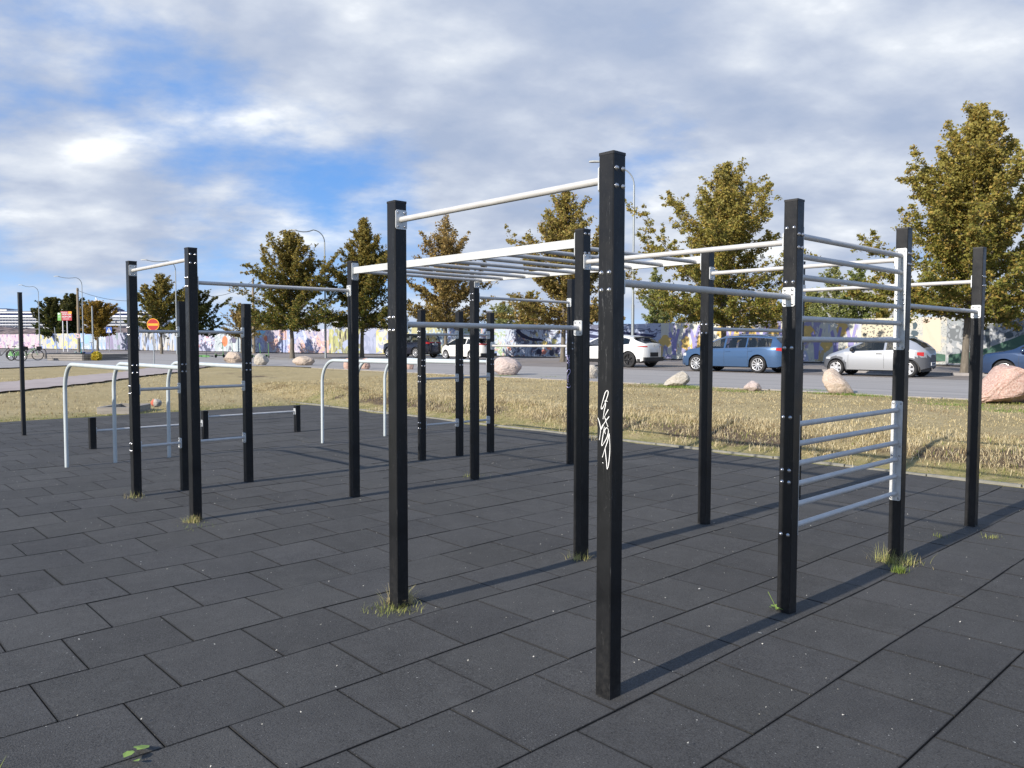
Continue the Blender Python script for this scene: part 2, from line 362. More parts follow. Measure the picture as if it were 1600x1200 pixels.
def gridmesh(name, a_s, b_s, zf, m, colf=None, keep=None):
    A_, B_ = np.meshgrid(a_s, b_s, indexing='ij'); Zv = zf(A_, B_)
    V = np.stack([A_*AV.x+B_*BV.x, A_*AV.y+B_*BV.y, Zv], -1).reshape(-1, 3)
    na, nb = A_.shape; I = np.arange(na*nb).reshape(na, nb)
    Fq = np.stack([I[:-1, :-1], I[:-1, 1:], I[1:, 1:], I[1:, :-1]], -1).reshape(-1, 4)
    if keep is not None:
        ac = (A_[:-1, :-1]+A_[1:, 1:])/2; bc = (B_[:-1, :-1]+B_[1:, 1:])/2; Fq = Fq[keep(ac, bc).ravel()]
    c = colf(A_.ravel(), B_.ravel()) if colf else None
    return nmesh(name, V, Fq[:, ::-1], m, True, c)
def lawncol(a, b):
    dB = b-MATB1; dA = a-MATA1; d = np.maximum(dB, dA); dl = MATB0-b
    n = wob(a, b, 1.1)*.5+.5; n2 = wob(a+9, b-4, .45)*.5+.5
    g = np.exp(-np.maximum(d, 0)/.45)*1.0+.55*np.exp(-((d-.7)/.5)**2)*n
    g = np.where(dl > 0, 1.0, g)
    for (x, y, r, amt) in GREENS:
        aa = x*AV.x+y*AV.y; bb = x*BV.x+y*BV.y; g = g+amt*np.exp(-(((a-aa)/(1.6*r))**2+((b-bb)/(.55*r))**2))
    so = .80*np.exp(-((dB-.85)/.42)**2)*(dA < 0)*(.40+.9*n)+.42*np.exp(-((dB-2.6)/1.2)**2)*n2+.28*n2*(d > 4)
    return np.stack([np.clip(g, 0, 1), np.clip(so, 0, 1), 0*g], -1)
GREENS = [(4.2, 20.9, .8, .9), (5.0, 20.9, .6, .7), (6.9, 19.6, .5, .9), (5.6, 19.4, .5, .6), (7.0, 18.9, .7, 1.0), (8.4, 18.3, .5, .6), (9.0, 16.0, .9, .9), (10.2, 15.2, .8, .9), (3.2, 21.8, .7, .4), (-.4, 28.3, .8, .3)]
# ground sheet to the horizon, sunk below the modelled lawn and mat near the park
n = 64
go = MB()
rad = [0, 40, 44, 4500]
rings = []
def farz(r): return -.6 if r <= 40 else .33
pts = []
for r in rad:
    if r == 0: pts.append([(8, 12, -.6)]*1); continue
    pts.append([(8+r*math.cos(2*math.pi*i/n)*1.0, 12+r*math.sin(2*math.pi*i/n), farz(r)) for i in range(n)])
vv = pts[0]+pts[1]+pts[2]+pts[3]
ff = [[0, 1+i, 1+(i+1) % n] for i in range(n)]
for k in (0, 1): ff += [[1+k*n+i, 1+(k+1)*n+i, 1+(k+1)*n+(i+1) % n, 1+k*n+(i+1) % n] for i in range(n)]
go.add(vv, ff); tag(go.build('ground', M_GRAV), kind='structure')
# lawn
la = np.concatenate([np.arange(-14, 20, .12), np.arange(20, 48, .2)]); lb = np.concatenate([np.arange(-24, .2, .6), np.arange(.2, .56, .12), np.arange(.572, 10.1, .6), np.arange(10.108, 18.9, .12)])
def lawnz(a, b):
    z = zt(a, b); inside = (a < MATA1-.02) & (a > MATA0+.02) & (b > MATB0+.02) & (b < MATB1-.02)
    edge = (b > 18.3)
    z = np.where(inside, -.05, z); return np.where(edge, np.minimum(z, .40), z)
lawn_me = gridmesh('lawn', la, lb, lawnz, M_LAWN, lawncol, keep=lambda a, b: ~((a < MATA1-.3) & (a > MATA0+.3) & (b > MATB0+.6) & (b < MATB1-.6)))
tag(link('lawn', lawn_me), kind='structure')
# footpath through the left lawn (sheet draped just above the lawn)
def ribbon(name, cl, hw, m, lift, zf=None, seg=40, crossn=6):
    P = [Vector((x, y, 0)) for x, y in cl]; pts = []
    for i in range(len(P)-1):
        p0 = P[max(i-1, 0)]; p1 = P[i]; p2 = P[i+1]; p3 = P[min(i+2, len(P)-1)]
        for k in range(seg):
            t = k/seg; pts.append(.5*((2*p1)+(p2-p0)*t+(2*p0-5*p1+4*p2-p3)*t*t+(3*p1-p0-3*p2+p3)*t**3))
    pts.append(P[-1]); mb = MB(); vs = []
    for i, p in enumerate(pts):
        t = (pts[min(i+1, len(pts)-1)]-pts[max(i-1, 0)]).normalized(); nn = Vector((-t.y, t.x, 0))
        for k in range(crossn+1):
            q = p+nn*hw*(2*k/crossn-1)*(1+.05*math.sin(i*.7+k)); a = q.dot(AV); b = q.dot(BV)
            vs.append((q.x, q.y, (float(zt(a, b)) if zf is None else zf)+lift))
    c = crossn+1
    mb.add(vs, [[i*c+k, (i+1)*c+k, (i+1)*c+k+1, i*c+k+1] for i in range(len(pts)-1) for k in range(crossn)], 0, True)
    return tag(mb.build(name, m), kind='structure')
ribbon('footpath', [(-17.2, 13), (-15.9, 17.5), (-14.6, 21.7), (-13.9, 24.8), (-14.0, 28), (-14.3, 31.5), (-15.2, 35), (-16, 40)], 1.08, M_PATH, .05)
# road: long strip parallel to A, and the open asphalt area it joins on the left
def polysheet(name, poly, z, m):
    mb = MB(); mb.add([(p[0], p[1], 0) for p in poly], [list(range(len(poly)))])
    # local frame: x across the road (B), y along it (A)
    o = mb.build(name, m, None, (0, 0, z), TH); return tag(o, kind='structure')
polysheet('road', [(18.5, -60), (27.6, -60), (27.6, 40), (29, 60), (31, 90), (14, 110), (-60, 120), (-60, 40), (-30, 40.5), (0, 41), (7.7, 41.6), (10.6, 44), (12.6, 42.5), (14.1, 38.5), (17.0, 37.6), (18.3, 36), (18.5, 33)], ROAD_Z, M_ASPH)
tag(polysheet('gravel_verge', [(27.6, -60), (75, -60), (75, 160), (-70, 190), (-70, 119.5), (14, 109.5), (31, 89.5), (29, 60), (27.6, 40)], ROAD_Z+.004, M_GRAV), kind='structure')
# kerb stones: flush on the near side, low step behind the parked cars
kb = MB()
for a in np.arange(-20, 33, 1.0): kb.box((18.30+.01*math.sin(a*3), a+.5, .40+.004*math.sin(a*5)), (.30, .985, .12), 0, None, .01)
tag(kb.build('near_kerb', M_KERB, None, (0, 0, 0), TH), kind='structure')
kb = MB()
for a in np.arange(-20, 17, 1.0): kb.box((31.2+.01*math.sin(a*3), a+.5, .47+.004*math.sin(a*5)), (.16, .985, .16), 0, None, .01)
tag(kb.build('far_kerb', M_KERB, None, (0, 0, 0), TH), kind='structure')
# verge soil rising a little towards the hoarding
# rubber tiles
PA, PB = .514, .5155
V = []; Fq = []; C = []
sub = np.array([0, .004, .020, .12, .5, .88, .980, .996, 1.0])
def und(a, b): return .006*np.sin(a*1.35+b*.5)*np.sin(b*1.1+.7)+.004*np.sin(b*2.6+a*1.9)+.003*np.sin(a*4.1-b*.8)
k = 0; row = 0; S9 = len(sub)
for ia in range(43):
    a0 = MATA0+ia*PA
    odd = (ia % 2 == 0)
    # rows alternate a half tile; row starting near a=3.17 has a joint at b=.83
    starts = [MATB0] + list(MATB0+PB*(1 if not odd else .5)+PB*np.arange(0, 19))
    starts = [s for s in starts if s < MATB1-.05]+[MATB1]
    for b0, b1 in zip(starts[:-1], starts[1:]):
        j = rng.uniform(-1, 1, 8)*.0012
        aa = a0+.0021+j[0]+(PA-.0042)*sub; bb = b0+.0018+j[1]*.6+(b1-b0-.0036+j[2]*.6)*sub
        A_, B_ = np.meshgrid(aa, bb, indexing='ij')
        u = (A_-aa[0])/(aa[-1]-aa[0]); v = (B_-bb[0])/(bb[-1]-bb[0])
        e = np.minimum(np.minimum(u, 1-u), np.minimum(v, 1-v))
        curl = -.0008*((2*u-1)**2+(2*v-1)**2)*rng.rand()
        z = und(A_, B_)+j[3]*1.2+j[4]*1.1*(u-.5)+j[5]*1.1*(v-.5)+curl-.020*(e < .001)
        V.append(np.stack([B_, A_, z], -1).reshape(-1, 3)); I = np.arange(S9*S9).reshape(S9, S9)+k
        Fq.append(np.stack([I[:-1, :-1], I[:-1, 1:], I[1:, 1:], I[1:, :-1]], -1).reshape(-1, 4)[:, ::-1]); k += S9*S9
        c = 1+rng.uniform(-.11, .11); C.append(np.where((e < .001).reshape(-1, 1), .05, np.where((e < .006).reshape(-1, 1), c*.42, c))*np.ones((S9*S9, 3))*np.array([1, 1, rng.uniform(.98, 1.01)]))
me = nmesh('rubber_paving', np.concatenate(V), np.concatenate(Fq)[:, ::-1], M_RUB, False, np.concatenate(C))
# base sheet seen in the joints
o = link('rubber_paving', me, None, (0, 0, 0), TH); tag(o, kind='structure')
bs = MB(); bs.box(((MATB0+MATB1)/2, (MATA0+MATA1)/2, -.045), (MATB1-MATB0, MATA1-MATA0, .05)); tag(bs.build('paving_base', M_RUBBASE, None, (0, 0, 0), TH), kind='structure')
eb = MB()
for a in np.arange(MATA0, MATA1-.1, 1.0): eb.box((MATB1+.035+.006*math.sin(a*2), a+.5, .005+.004*math.sin(a*3)), (.055, .985, .045), 0, None, .006)
tag(eb.build('edging_strip', M_EDGE, None, (0, 0, 0), TH), kind='structure')

# ------------------------------------------------------------------ workout frame
RA = [2.2687, 3.9124, 7.0604, 8.6396]; RB = [2.725, 4.37, 6.0046, 7.672]; HP = 2.433; PW = .084
OA, OB = 5.4, 5.2
rig = empty('workout_frame', AB(OA, OB), TH)
tag(rig, 'large black and grey metal workout frame with many square posts on rubber tiles', 'workout frame')
def L3(b, a, z=0): return Vector((b-OB, a-OA, z))
posts = {}
def make_post(key, b, a, h):
    mb = MB(); mb.box((0, 0, (h-.012)/2-.03), (PW, PW, h-.012+.06), 0, None, .0045)
    o = mb.build('post', M_POST, rig, L3(b, a))
    cb = MB(); cb.box((0, 0, h-.006), (PW+.003, PW+.003, .012), 0, None, .004); cb.build('post_cap', M_CAP, o)
    posts[key] = (o, b, a, h); return o
for i, r in enumerate((('C', 'R', 'R2', 'R3'), ('P1', 'M7', 'M6', 'M18'), ('M15', 'M13', 'M9', 'M8'))):
    for j, kx in enumerate(r): make_post(kx, RB[j], RA[i], HP)
make_post('M16', RB[0], RA[3], HP)
for kx, b in (('M17', 3.235), ('M14', 3.955), ('M10', 6.425), ('M11', 7.085), ('M12', 7.672)): make_post(kx, b, RA[3]+.02, 2.04)
bolts = []    # (post key, local position on post, outward normal)
def bolt_proto():
    mb = MB(); mb.lathe([(.0001, .011), (.005, .0105), (.009, .007), (.0105, .0015), (.0115, .0015), (.0115, 0)], 12, None, 0, True); return mb
BM = bolt_proto().mesh('bolt', M_BOLT)
def flange(parent, loc, ax, w=.078, h=.112):
    """plate with its four screws, lying on the plane normal to ax at loc (parent coordinates)"""
    mb = MB(); X_ = Vector((0, 0, 1)); N_ = Vector(ax); Y_ = N_.cross(X_)
    M = Matrix((Y_, X_, N_)).transposed()
    c = .008; x, y = w/2, h/2
    poly = [(-x+c, -y), (x-c, -y), (x, -y+c), (x, y-c), (x-c, y), (-x+c, y), (-x, y-c), (-x, -y+c)]
    mb.prism(poly, 0, .007, M, 0)
    for sx in (-1, 1):
        for sy in (-1, 1):
            T = Matrix.Translation(M @ Vector((sx*(x-.016), sy*(y-.016), .007))) @ M.to_4x4()
            mb.lathe([(.0001, .004), (.0055, .004), (.0075, .002), (.0075, 0)], 10, T, 1)
    mb.build('flange', [M_PLATE, M_BOLT], parent, loc)
def bar(k0, k1, z, r=.0172, name='bar'):
    (o0, b0, a0, h0), (o1, b1, a1, h1) = posts[k0], posts[k1]
    d = (Vector((b1, a1, 0))-Vector((b0, a0, 0)))
    ax = Vector((1, 0, 0)) if abs(d.x) > abs(d.y) else Vector((0, 1, 0))
    p0 = L3(b0, a0, z)+ax*(PW/2+.0005); p1 = L3(b1, a1, z)-ax*(PW/2+.0005)
    mb = MB(); mid = (p0+p1)/2; mb.tube([p0-mid, p1-mid], r, 16)
    o = mb.build(name, M_TUBE, rig, mid)
    flange(o, p0-mid, ax); flange(o, p1-mid, -ax)
    for kx, nn in ((k0, -ax), (k1, ax)):
        for du in (-1, 1):
            for dz in (-1, 1):
                s = ax.cross(Vector((0, 0, 1)))
                bolts.append((kx, s*du*.022+nn*(PW/2)+Vector((0, 0, z+dz*.038)), nn))
for k0, k1, z in (('C', 'P1', 2.322), ('R', 'M7', 2.192), ('R2', 'M6', 2.208), ('R3', 'M18', 2.139), ('M15', 'M16', 2.335), ('M8', 'M12', 1.56),
                  ('C', 'R', 1.870), ('R2', 'R3', 1.878), ('P1', 'M7', 1.711), ('M6', 'M18', 1.725), ('M15', 'M13', 2.131), ('M9', 'M8', 2.13)):
    bar(k0, k1, z)
for ks in (('M16', 'M17', 'M14'), ('M10', 'M11', 'M12')):
    for z in (1.715, 1.11, .515 if ks[0] == 'M16' else .476):
        bar(ks[0], ks[1], z, .0165); bar(ks[1], ks[2], z, .0165)
# wall-bar ladders between R and R2
for z0, z1, rz in ((1.555, 2.285, [2.232, 2.113, 1.992, 1.866, 1.747, 1.624]), (.455, 1.185, [1.118, 1.000, .880, .758, .634, .508])):
    for kx, sg in (('R', 1), ('R2', -1)):
        o_, b_, a_, h_ = posts[kx]; mb = MB(); N_ = Vector((sg, 0, 0)); X_ = Vector((0, 0, 1)); Y_ = N_.cross(X_)
        M = Matrix((Y_, X_, N_)).transposed(); w_, hh = .078/2, (z1-z0)/2; c = .008
        mb.prism([(-w_+c, -hh), (w_-c, -hh), (w_, -hh+c), (w_, hh-c), (w_-c, hh), (-w_+c, hh), (-w_, hh-c), (-w_, -hh+c)], 0, .006, M, 0)
        # fin that carries the rungs: tapered at both ends
        fin = [(.006, -hh+.02), (.045, -hh+.075), (.045, hh-.075), (.006, hh-.02)]
        Mf = Matrix((N_, X_, Y_)).transposed(); mb.prism(fin, -.004, .004, Mf, 0)
        for zz_ in (-hh+.018, -.035, .035, hh-.018):
            for sx in (-1, 1):
                T = Matrix.Translation(M @ Vector((sx*.026, zz_, .006))) @ M.to_4x4()
                mb.lathe([(.0001, .004), (.0055, .004), (.0075, .002), (.0075, 0)], 10, T, 1)
        mb.build('ladder_plate', [M_PLATE, M_BOLT], rig, L3(b_+sg*(PW/2+.0005), a_, (z0+z1)/2))
        for zz_ in (z0+.018, (z0+z1)/2-.035, (z0+z1)/2+.035, z1-.018):
            for sx in (-1, 1): bolts.append((kx, Vector((-sg*PW/2, sx*.022, zz_)), Vector((-sg, 0, 0))))
    for z in rz:
        p0 = L3(RB[1]+PW/2+.008, RA[0], z); p1 = L3(RB[2]-PW/2-.008, RA[0], z); mid = (p0+p1)/2
        mb = MB(); mb.tube([p0-mid, p1-mid], .0172, 16); mb.build('ladder_rung', M_TUBE, rig, mid)
# horizontal monkey ladder between rows 2 and 3
for kx0, kx1, sgn in (('M7', 'M13', 1), ('M6', 'M9', -1)):
    (_, b0, a0, _), (_, b1, a1, _) = posts[kx0], posts[kx1]
    p0 = L3(b0, a0+PW/2+.006, 2.335); p1 = L3(b1, a1-PW/2-.006, 2.335); mid = (p0+p1)/2
    mb = MB(); mb.box((0, 0, 0), (.04, (p1-p0).length, .064), 0, None, .004)
    o = mb.build('monkey_rail', varied('galvanised_rail', (0.50, 0.51, 0.50), (0.62, 0.63, 0.62), 9, 0.5, 0.2) if sgn == 1 else bpy.data.materials['galvanised_rail'], rig, mid)
    flange(o, Vector((0, -(p1-p0).length/2-.0055, -.01)), Vector((0, 1, 0)), .078, .175); flange(o, Vector((0, (p1-p0).length/2+.0055, -.01)), Vector((0, -1, 0)), .078, .175)
    for kx, sg in ((kx0, -1), (kx1, 1)):
        for du in (-1, 1):
            for dz in (-1, 1): bolts.append((kx, Vector((du*.022, sg*PW/2, 2.325+dz*.07)), Vector((0, sg, 0))))
for a in (4.03, 4.39, 4.75, 5.11, 5.475, 5.835, 6.2, 6.56, 6.915):
    p0 = L3(RB[1]+.021, a, 2.318); p1 = L3(RB[2]-.021, a, 2.318); mid = (p0+p1)/2
    mb = MB(); mb.tube([p0-mid, p1-mid], .0172, 14); mb.build('monkey_rung', M_TUBE, rig, mid)
# bent dip rails
for kx, b_end in (('M16', 2.71), ('M17', 3.29), ('M14', 3.99), ('M10', 6.38), ('M11', 7.02), ('M12', 7.66)):
    _, b0, a0, _ = posts[kx]; p0 = L3(b0, a0+PW/2+.0005, 1.325); ae = 11.38 if kx == 'M12' else 11.24; rad_ = .36; zt_ = 1.325
    pts = [p0]
    for k in range(13):
        t = k/12*math.pi/2; bb = b0+(b_end-b0)*((ae-rad_+rad_*math.sin(t)-a0)/(ae-a0)); pts.append(L3(bb, ae-rad_+rad_*math.sin(t), zt_-rad_+rad_*math.cos(t)))
    pts.append(L3(b_end, ae+.01, -.03)); mid = pts[0].copy()
    mb = MB(); mb.tube([p-mid for p in pts], .0242, 16); o = mb.build('dip_rail', M_DIP, rig, mid)
    flange(o, Vector((0, 0, 0)), Vector((0, 1, 0)), .078, .112)
    for du in (-1, 1):
        for dz in (-1, 1): bolts.append((kx, Vector((du*.022, -PW/2, 1.325+dz*.038)), Vector((0, -1, 0))))
# through bolts: those nearest the camera are sub-parts of their post, the farther ones one mesh
def bolt_rot(nn): return Vector(nn).to_track_quat('Z', 'Y').to_matrix().to_4x4()
lst = []
for kx, p, nn in bolts:
    wpos = AB(posts[kx][2], posts[kx][1]) ; vis = (nn.x < -.5 or nn.y < -.5)
    lst.append((wpos.length+(0 if vis else 100), kx, p, nn))
lst.sort(key=lambda t: t[0])
for d_, kx, p, nn in lst[:96]:
    o = bpy.data.objects.new('bolt', BM); COL.objects.link(o); o.parent = posts[kx][0]; o.matrix_basis = Matrix.Translation(p) @ bolt_rot(nn)
mb = MB(); pr = bolt_proto()
for d_, kx, p, nn in lst[96:]:
    T = Matrix.Translation(L3(posts[kx][1], posts[kx][2])+p) @ bolt_rot(nn); mb.add([T @ Vector(v) for v in pr.v], pr.f, 0, True)
tag(mb.build('bolts', M_BOLT, rig), kind='stuff')
# pen tags on two posts
def strokes(kx, lines, u0, uw, face_x, y0, sc, m, wd):
    """lines in crop pixels -> ribbons on the -B face of a post"""
    mb = MB(); o, b, a, h = posts[kx]; wp = AB(a, b)
    for ln in lines:
        P = []
        for (x, y) in ln:
            u = (u0-x)/uw*PW-PW/2; py_ = y0+y/sc
            vy = -(py_-600)/F_PX; t = wp.y; zz_ = CAM_H+t*(vy*math.cos(PITCH)-math.sin(PITCH))/(math.cos(PITCH)+vy*math.sin(PITCH))
            P.append(Vector((-PW/2-.001, u, zz_)))
        Q = []
        for i in range(len(P)-1):
            p0_, p1_, p2_, p3_ = P[max(i-1, 0)], P[i], P[i+1], P[min(i+2, len(P)-1)]
            for k in range(5):
                t = k/5; Q.append(.5*((2*p1_)+(p2_-p0_)*t+(2*p0_-5*p1_+4*p2_-p3_)*t*t+(3*p1_-p0_-3*p2_+p3_)*t**3))
        Q.append(P[-1]); vs = []
        for i, p in enumerate(Q):
            t = (Q[min(i+1, len(Q)-1)]-Q[max(i-1, 0)]); t = t.normalized() if t.length > 1e-9 else Vector((0, 0, 1)); nn = Vector((0, -t.z, t.y))*wd/2*(.62+.5*abs(math.sin(i*.23+len(Q))))
            vs += [p+nn, p-nn]
        mb.add(vs, [[2*i, 2*i+1, 2*i+3, 2*i+2] for i in range(len(Q)-1)])
    mb.build('graffiti_tag', m, o)
strokes('C', [[(375, 75), (352, 110), (330, 200), (308, 300), (315, 326), (336, 290), (368, 190), (387, 105), (375, 75)], [(378, 222), (352, 214), (358, 265), (343, 350), (330, 462)], [(390, 325), (360, 395), (343, 440)],
    [(400, 418), (352, 500), (310, 600)], [(352, 440), (368, 500), (388, 556)], [(270, 450), (291, 520), (303, 610), (289, 745)], [(345, 515), (318, 560), (301, 612)],
    [(358, 655), (350, 610), (372, 570), (392, 600), (382, 680), (348, 765), (318, 815), (325, 720), (347, 560)], [(403, 640), (385, 740), (358, 840), (325, 970)], [(403, 640), (411, 850), (398, 1040), (381, 1117), (374, 1030), (360, 890), (358, 830)], [(326, 1038), (336, 1046)]],
    425, 167, 0, 600, 8.57, M_INK, .0036)
strokes('M8', [[(195, 215), (195, 290)], [(235, 210), (240, 300)], [(195, 292), (240, 285)], [(205, 310), (228, 350), (250, 400)], [(250, 330), (222, 365), (195, 410)], [(225, 400), (235, 450), (235, 505)],
    [(190, 620), (215, 560), (250, 550), (262, 600), (245, 655), (215, 700), (218, 850)], [(203, 890), (207, 905)], [(233, 890), (237, 905)], [(190, 950), (215, 978), (250, 970), (268, 935)]], 282, 97, 0, 540, 15, M_INK2, .008)

# low bars behind the frame
low = empty('low_hurdle_bars', AB(13.0, 5.0), TH); tag(low, 'low bars on three short black posts at the back of the rubber area', 'low bar')
SP = [(3.47, 12.93, .475), (5.19, 12.99, .475), (6.86, 12.99, .475)]
for b, a, h in SP:
    mb = MB(); mb.box((0, 0, h/2-.02), (.09, .09, h+.04-.012), 0, None, .005); o = mb.build('post', M_POST, low, (b-5.0, a-13.0, 0))
    mb = MB(); mb.box((0, 0, h-.004), (.093, .093, .012), 0, None, .004); mb.build('post_cap', M_CAP, o)
for (b0, a0, _), (b1, a1, _), z in ((SP[0], SP[1], .268), (SP[1], SP[2], .368)):
    p0 = Vector((b0-5+.045, a0-13, z)); p1 = Vector((b1-5-.045, a1-13, z)); mid = (p0+p1)/2
    mb = MB(); mb.tube([p0-mid, p1-mid], .0185, 12); o = mb.build('bar', M_TUBE, low, mid); flange(o, p0-mid, Vector((1, 0, 0))); flange(o, p1-mid, Vector((-1, 0, 0)))
mb = MB(); mb.box((0, 0, 1.21), (.062, .062, 2.46), 0, None, .006); o = mb.build('post', M_CAP, None, AB(15.64, 3.12), TH)
pl = empty('black_pole', AB(15.64, 3.12), TH); o.parent = pl; o.location = (0, 0, 0); o.rotation_euler = (0, 0, 0)
mb = MB(); mb.box((0, 0, 2.446), (.066, .066, .012), 0, None, .004); mb.build('post_cap', M_CAP, pl)
tag(pl, 'slim black pole standing alone at the far left of the rubber area', 'pole')
# ------------------------------------------------------------------ trees
def make_tree(name, seed, H, cb, Rm, trunk_r, nleaf, leaf, lean=0.0, sparse_top=0.0, cols=None, shape=0.8, nl=46, loc=(0, 0, 0), bare=False):
    r = np.random.RandomState(seed); rt = empty(name, loc)
    mb = MB()
    # trunk and leader
    nl = int(nl*1.25); K = 14; wob_ = r.normal(0, .035, (K+1, 2)).cumsum(0)*.6
    ld = [Vector((wob_[k, 0]*trunk_r*6+lean*(k/K)**1.6*H, wob_[k, 1]*trunk_r*6, H*.98*k/K-(.1 if k == 0 else 0))) for k in range(K+1)]
    mb.tube(ld, [max(.012, trunk_r*(1.25 if k == 0 else 1)*(1-k/K)**.85+.008) for k in range(K+1)], 9)
    def leader(z):
        t = min(max(z/(H*.98)*K, 0), K-1e-3); i = int(t); return ld[i].lerp(ld[i+1], t-i)
    seeds_ = []   # (point, dir, radius, weight)
    for i in range(nl):
        q = (i+.5)/nl; z = cb*.93+(H*.97-cb*.93)*q**1.38
        t = max(0., (z-cb*.93)/(H-cb*.93))
        env = Rm*1.06*((1-t)**(shape*1.22))*(.86+.14*min(1, t/.12))*r.uniform(.8, 1.12)+.04
        L = env*r.uniform(.72, 1.18)
        az = i*2.399+r.uniform(-.35, .35); el = R(r.uniform(16, 42)+22*t)
        if t < .10: el = R(r.uniform(-5, 16))
        L /= max(.6, math.cos(el)); L = min(L, (H-z)/max(.3, math.sin(el))*.72+.16)
        p = leader(z); pts = [p]; d = Vector((math.cos(az)*math.cos(el), math.sin(az)*math.cos(el), math.sin(el)))
        n_ = 6
        for k in range(n_):
            d = (d+Vector((r.normal(0, .07), r.normal(0, .07), .030+.05*t+r.normal(0, .05)))).normalized(); pts.append(pts[-1]+d*L/n_)
        wl_ = (.25+L/Rm)**1.5; thin_ = wl_; r0 = trunk_r*.34*(1-t*.75)+.008
        mb.tube(pts, [r0*(1-k/n_)+.005 for k in range(n_+1)], 5, cap=False)
        thin = (1.0-sparse_top*max(0, (t-.45)/.55))*wl_
        for k in range(1, n_+1):
            seeds_.append((pts[k], d, .06+.10*(1-k/n_), 1.0*thin)); seeds_.append((pts[k].lerp(pts[k-1], .5), d, .06+.10*(1-k/n_), 1.0*thin))
            for s_ in range(3 if k < n_ else 2):
                dd = (d+Vector(r.normal(0, .45, 3))).normalized(); ll = L*r.uniform(.14, .34)*(1.15-k/n_*.55)+.1
                e = pts[k]+dd*ll
                mb.tube([pts[k], e], [.006+.002*leaf*10, .004], 3, cap=False)
                for u in (.35, .7, 1.0): seeds_.append((pts[k].lerp(e, u), dd, .06+.08*(1-u), .8*thin))
    for u_ in np.linspace(.70, 1.0, 16): seeds_.append((leader(H*.98*u_), Vector((0, 0, 1)), .05+.10*(1-u_), .55*(1-sparse_top)))
    for q_ in range(7):
        z = H*r.uniform(.60, .86); az = r.uniform(0, 6.28); p_ = leader(z)+Vector((math.cos(az), math.sin(az), 0))*Rm*(1-z/H)*r.uniform(.4, .9); L_ = r.uniform(.06, .12)*H
        d_ = Vector((math.cos(az)*.35, math.sin(az)*.35, 1)).normalized(); mb.tube([leader(z-.25), p_, p_+d_*L_], [.012, .009, .004], 4, cap=False)
        for u_ in np.linspace(0, 1, 7): seeds_.append((p_+d_*L_*u_, d_, .10-.06*u_, .5*(1-.6*sparse_top)))
    mb.build('trunk', M_BARK, rt)
    P = np.array([tuple(s[0]) for s in seeds_]); Wt = np.array([s[3] for s in seeds_]); Sg = np.array([s[2] for s in seeds_])
    Wt = Wt*r.uniform(.15, 1.6, len(Wt))**1.3; Wt /= Wt.sum()
    nleaf = int(nleaf*2.3); leaf = leaf*.90; idx = r.choice(len(P), nleaf, p=Wt); sc_ = (H/10.0)**.6
    c = P[idx]+r.normal(0, 1, (nleaf, 3))*(Sg[idx]*sc_*.95)[:, None]*np.array([1, 1, .8])
    d1 = r.normal(0, 1, (nleaf, 3)); d1[:, 2] *= .7; d1 /= np.linalg.norm(d1, axis=1)[:, None]
    d2 = np.cross(d1, r.normal(0, 1, (nleaf, 3))); d2 /= np.linalg.norm(d2, axis=1)[:, None]
    s1 = leaf*r.uniform(.6, 1.3, nleaf)[:, None]; s2 = s1*r.uniform(.55, .85, nleaf)[:, None]
    V = np.stack([c-d1*s1*.5, c+d2*s2*.5-d1*s1*.1, c+d1*s1*.6, c-d2*s2*.5-d1*s1*.1], 1).reshape(-1, 3)
    Fq = np.arange(nleaf*4).reshape(-1, 4)
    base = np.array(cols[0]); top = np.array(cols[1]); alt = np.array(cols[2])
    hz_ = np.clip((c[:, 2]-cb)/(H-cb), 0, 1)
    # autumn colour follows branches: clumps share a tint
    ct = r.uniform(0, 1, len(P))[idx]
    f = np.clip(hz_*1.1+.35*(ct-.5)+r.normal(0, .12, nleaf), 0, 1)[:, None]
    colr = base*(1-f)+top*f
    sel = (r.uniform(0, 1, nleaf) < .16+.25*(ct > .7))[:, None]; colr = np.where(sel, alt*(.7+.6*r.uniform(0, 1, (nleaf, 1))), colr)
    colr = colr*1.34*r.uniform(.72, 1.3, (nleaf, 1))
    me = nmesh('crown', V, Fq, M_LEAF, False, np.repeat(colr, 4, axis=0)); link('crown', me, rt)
    return rt
OLIVE = ((.140, .142, .028), (.255, .215, .055), (.28, .20, .05))
OLIVE2 = ((.078, .092, .017), (.200, .160, .040), (.23, .16, .035))
BROWN = ((.18, .142, .040), (.26, .185, .068), (.27, .18, .06))
DARK = ((.045, .068, .015), (.085, .080, .022), (.10, .09, .02))
YEL = ((.17, .12, .018), (.25, .16, .030), (.22, .14, .02))
LIGHT = ((.13, .16, .045), (.22, .23, .08), (.25, .25, .10))
GT = 'lime trees planted along the road'
def Yz(px, py, z):
    v = Vector(((px-800)/F_PX, 1, -(py-600)/F_PX)); v = Matrix.Rotation(-PITCH, 3, 'X') @ v; t = (z-CAM_H)/v.z; return v*t
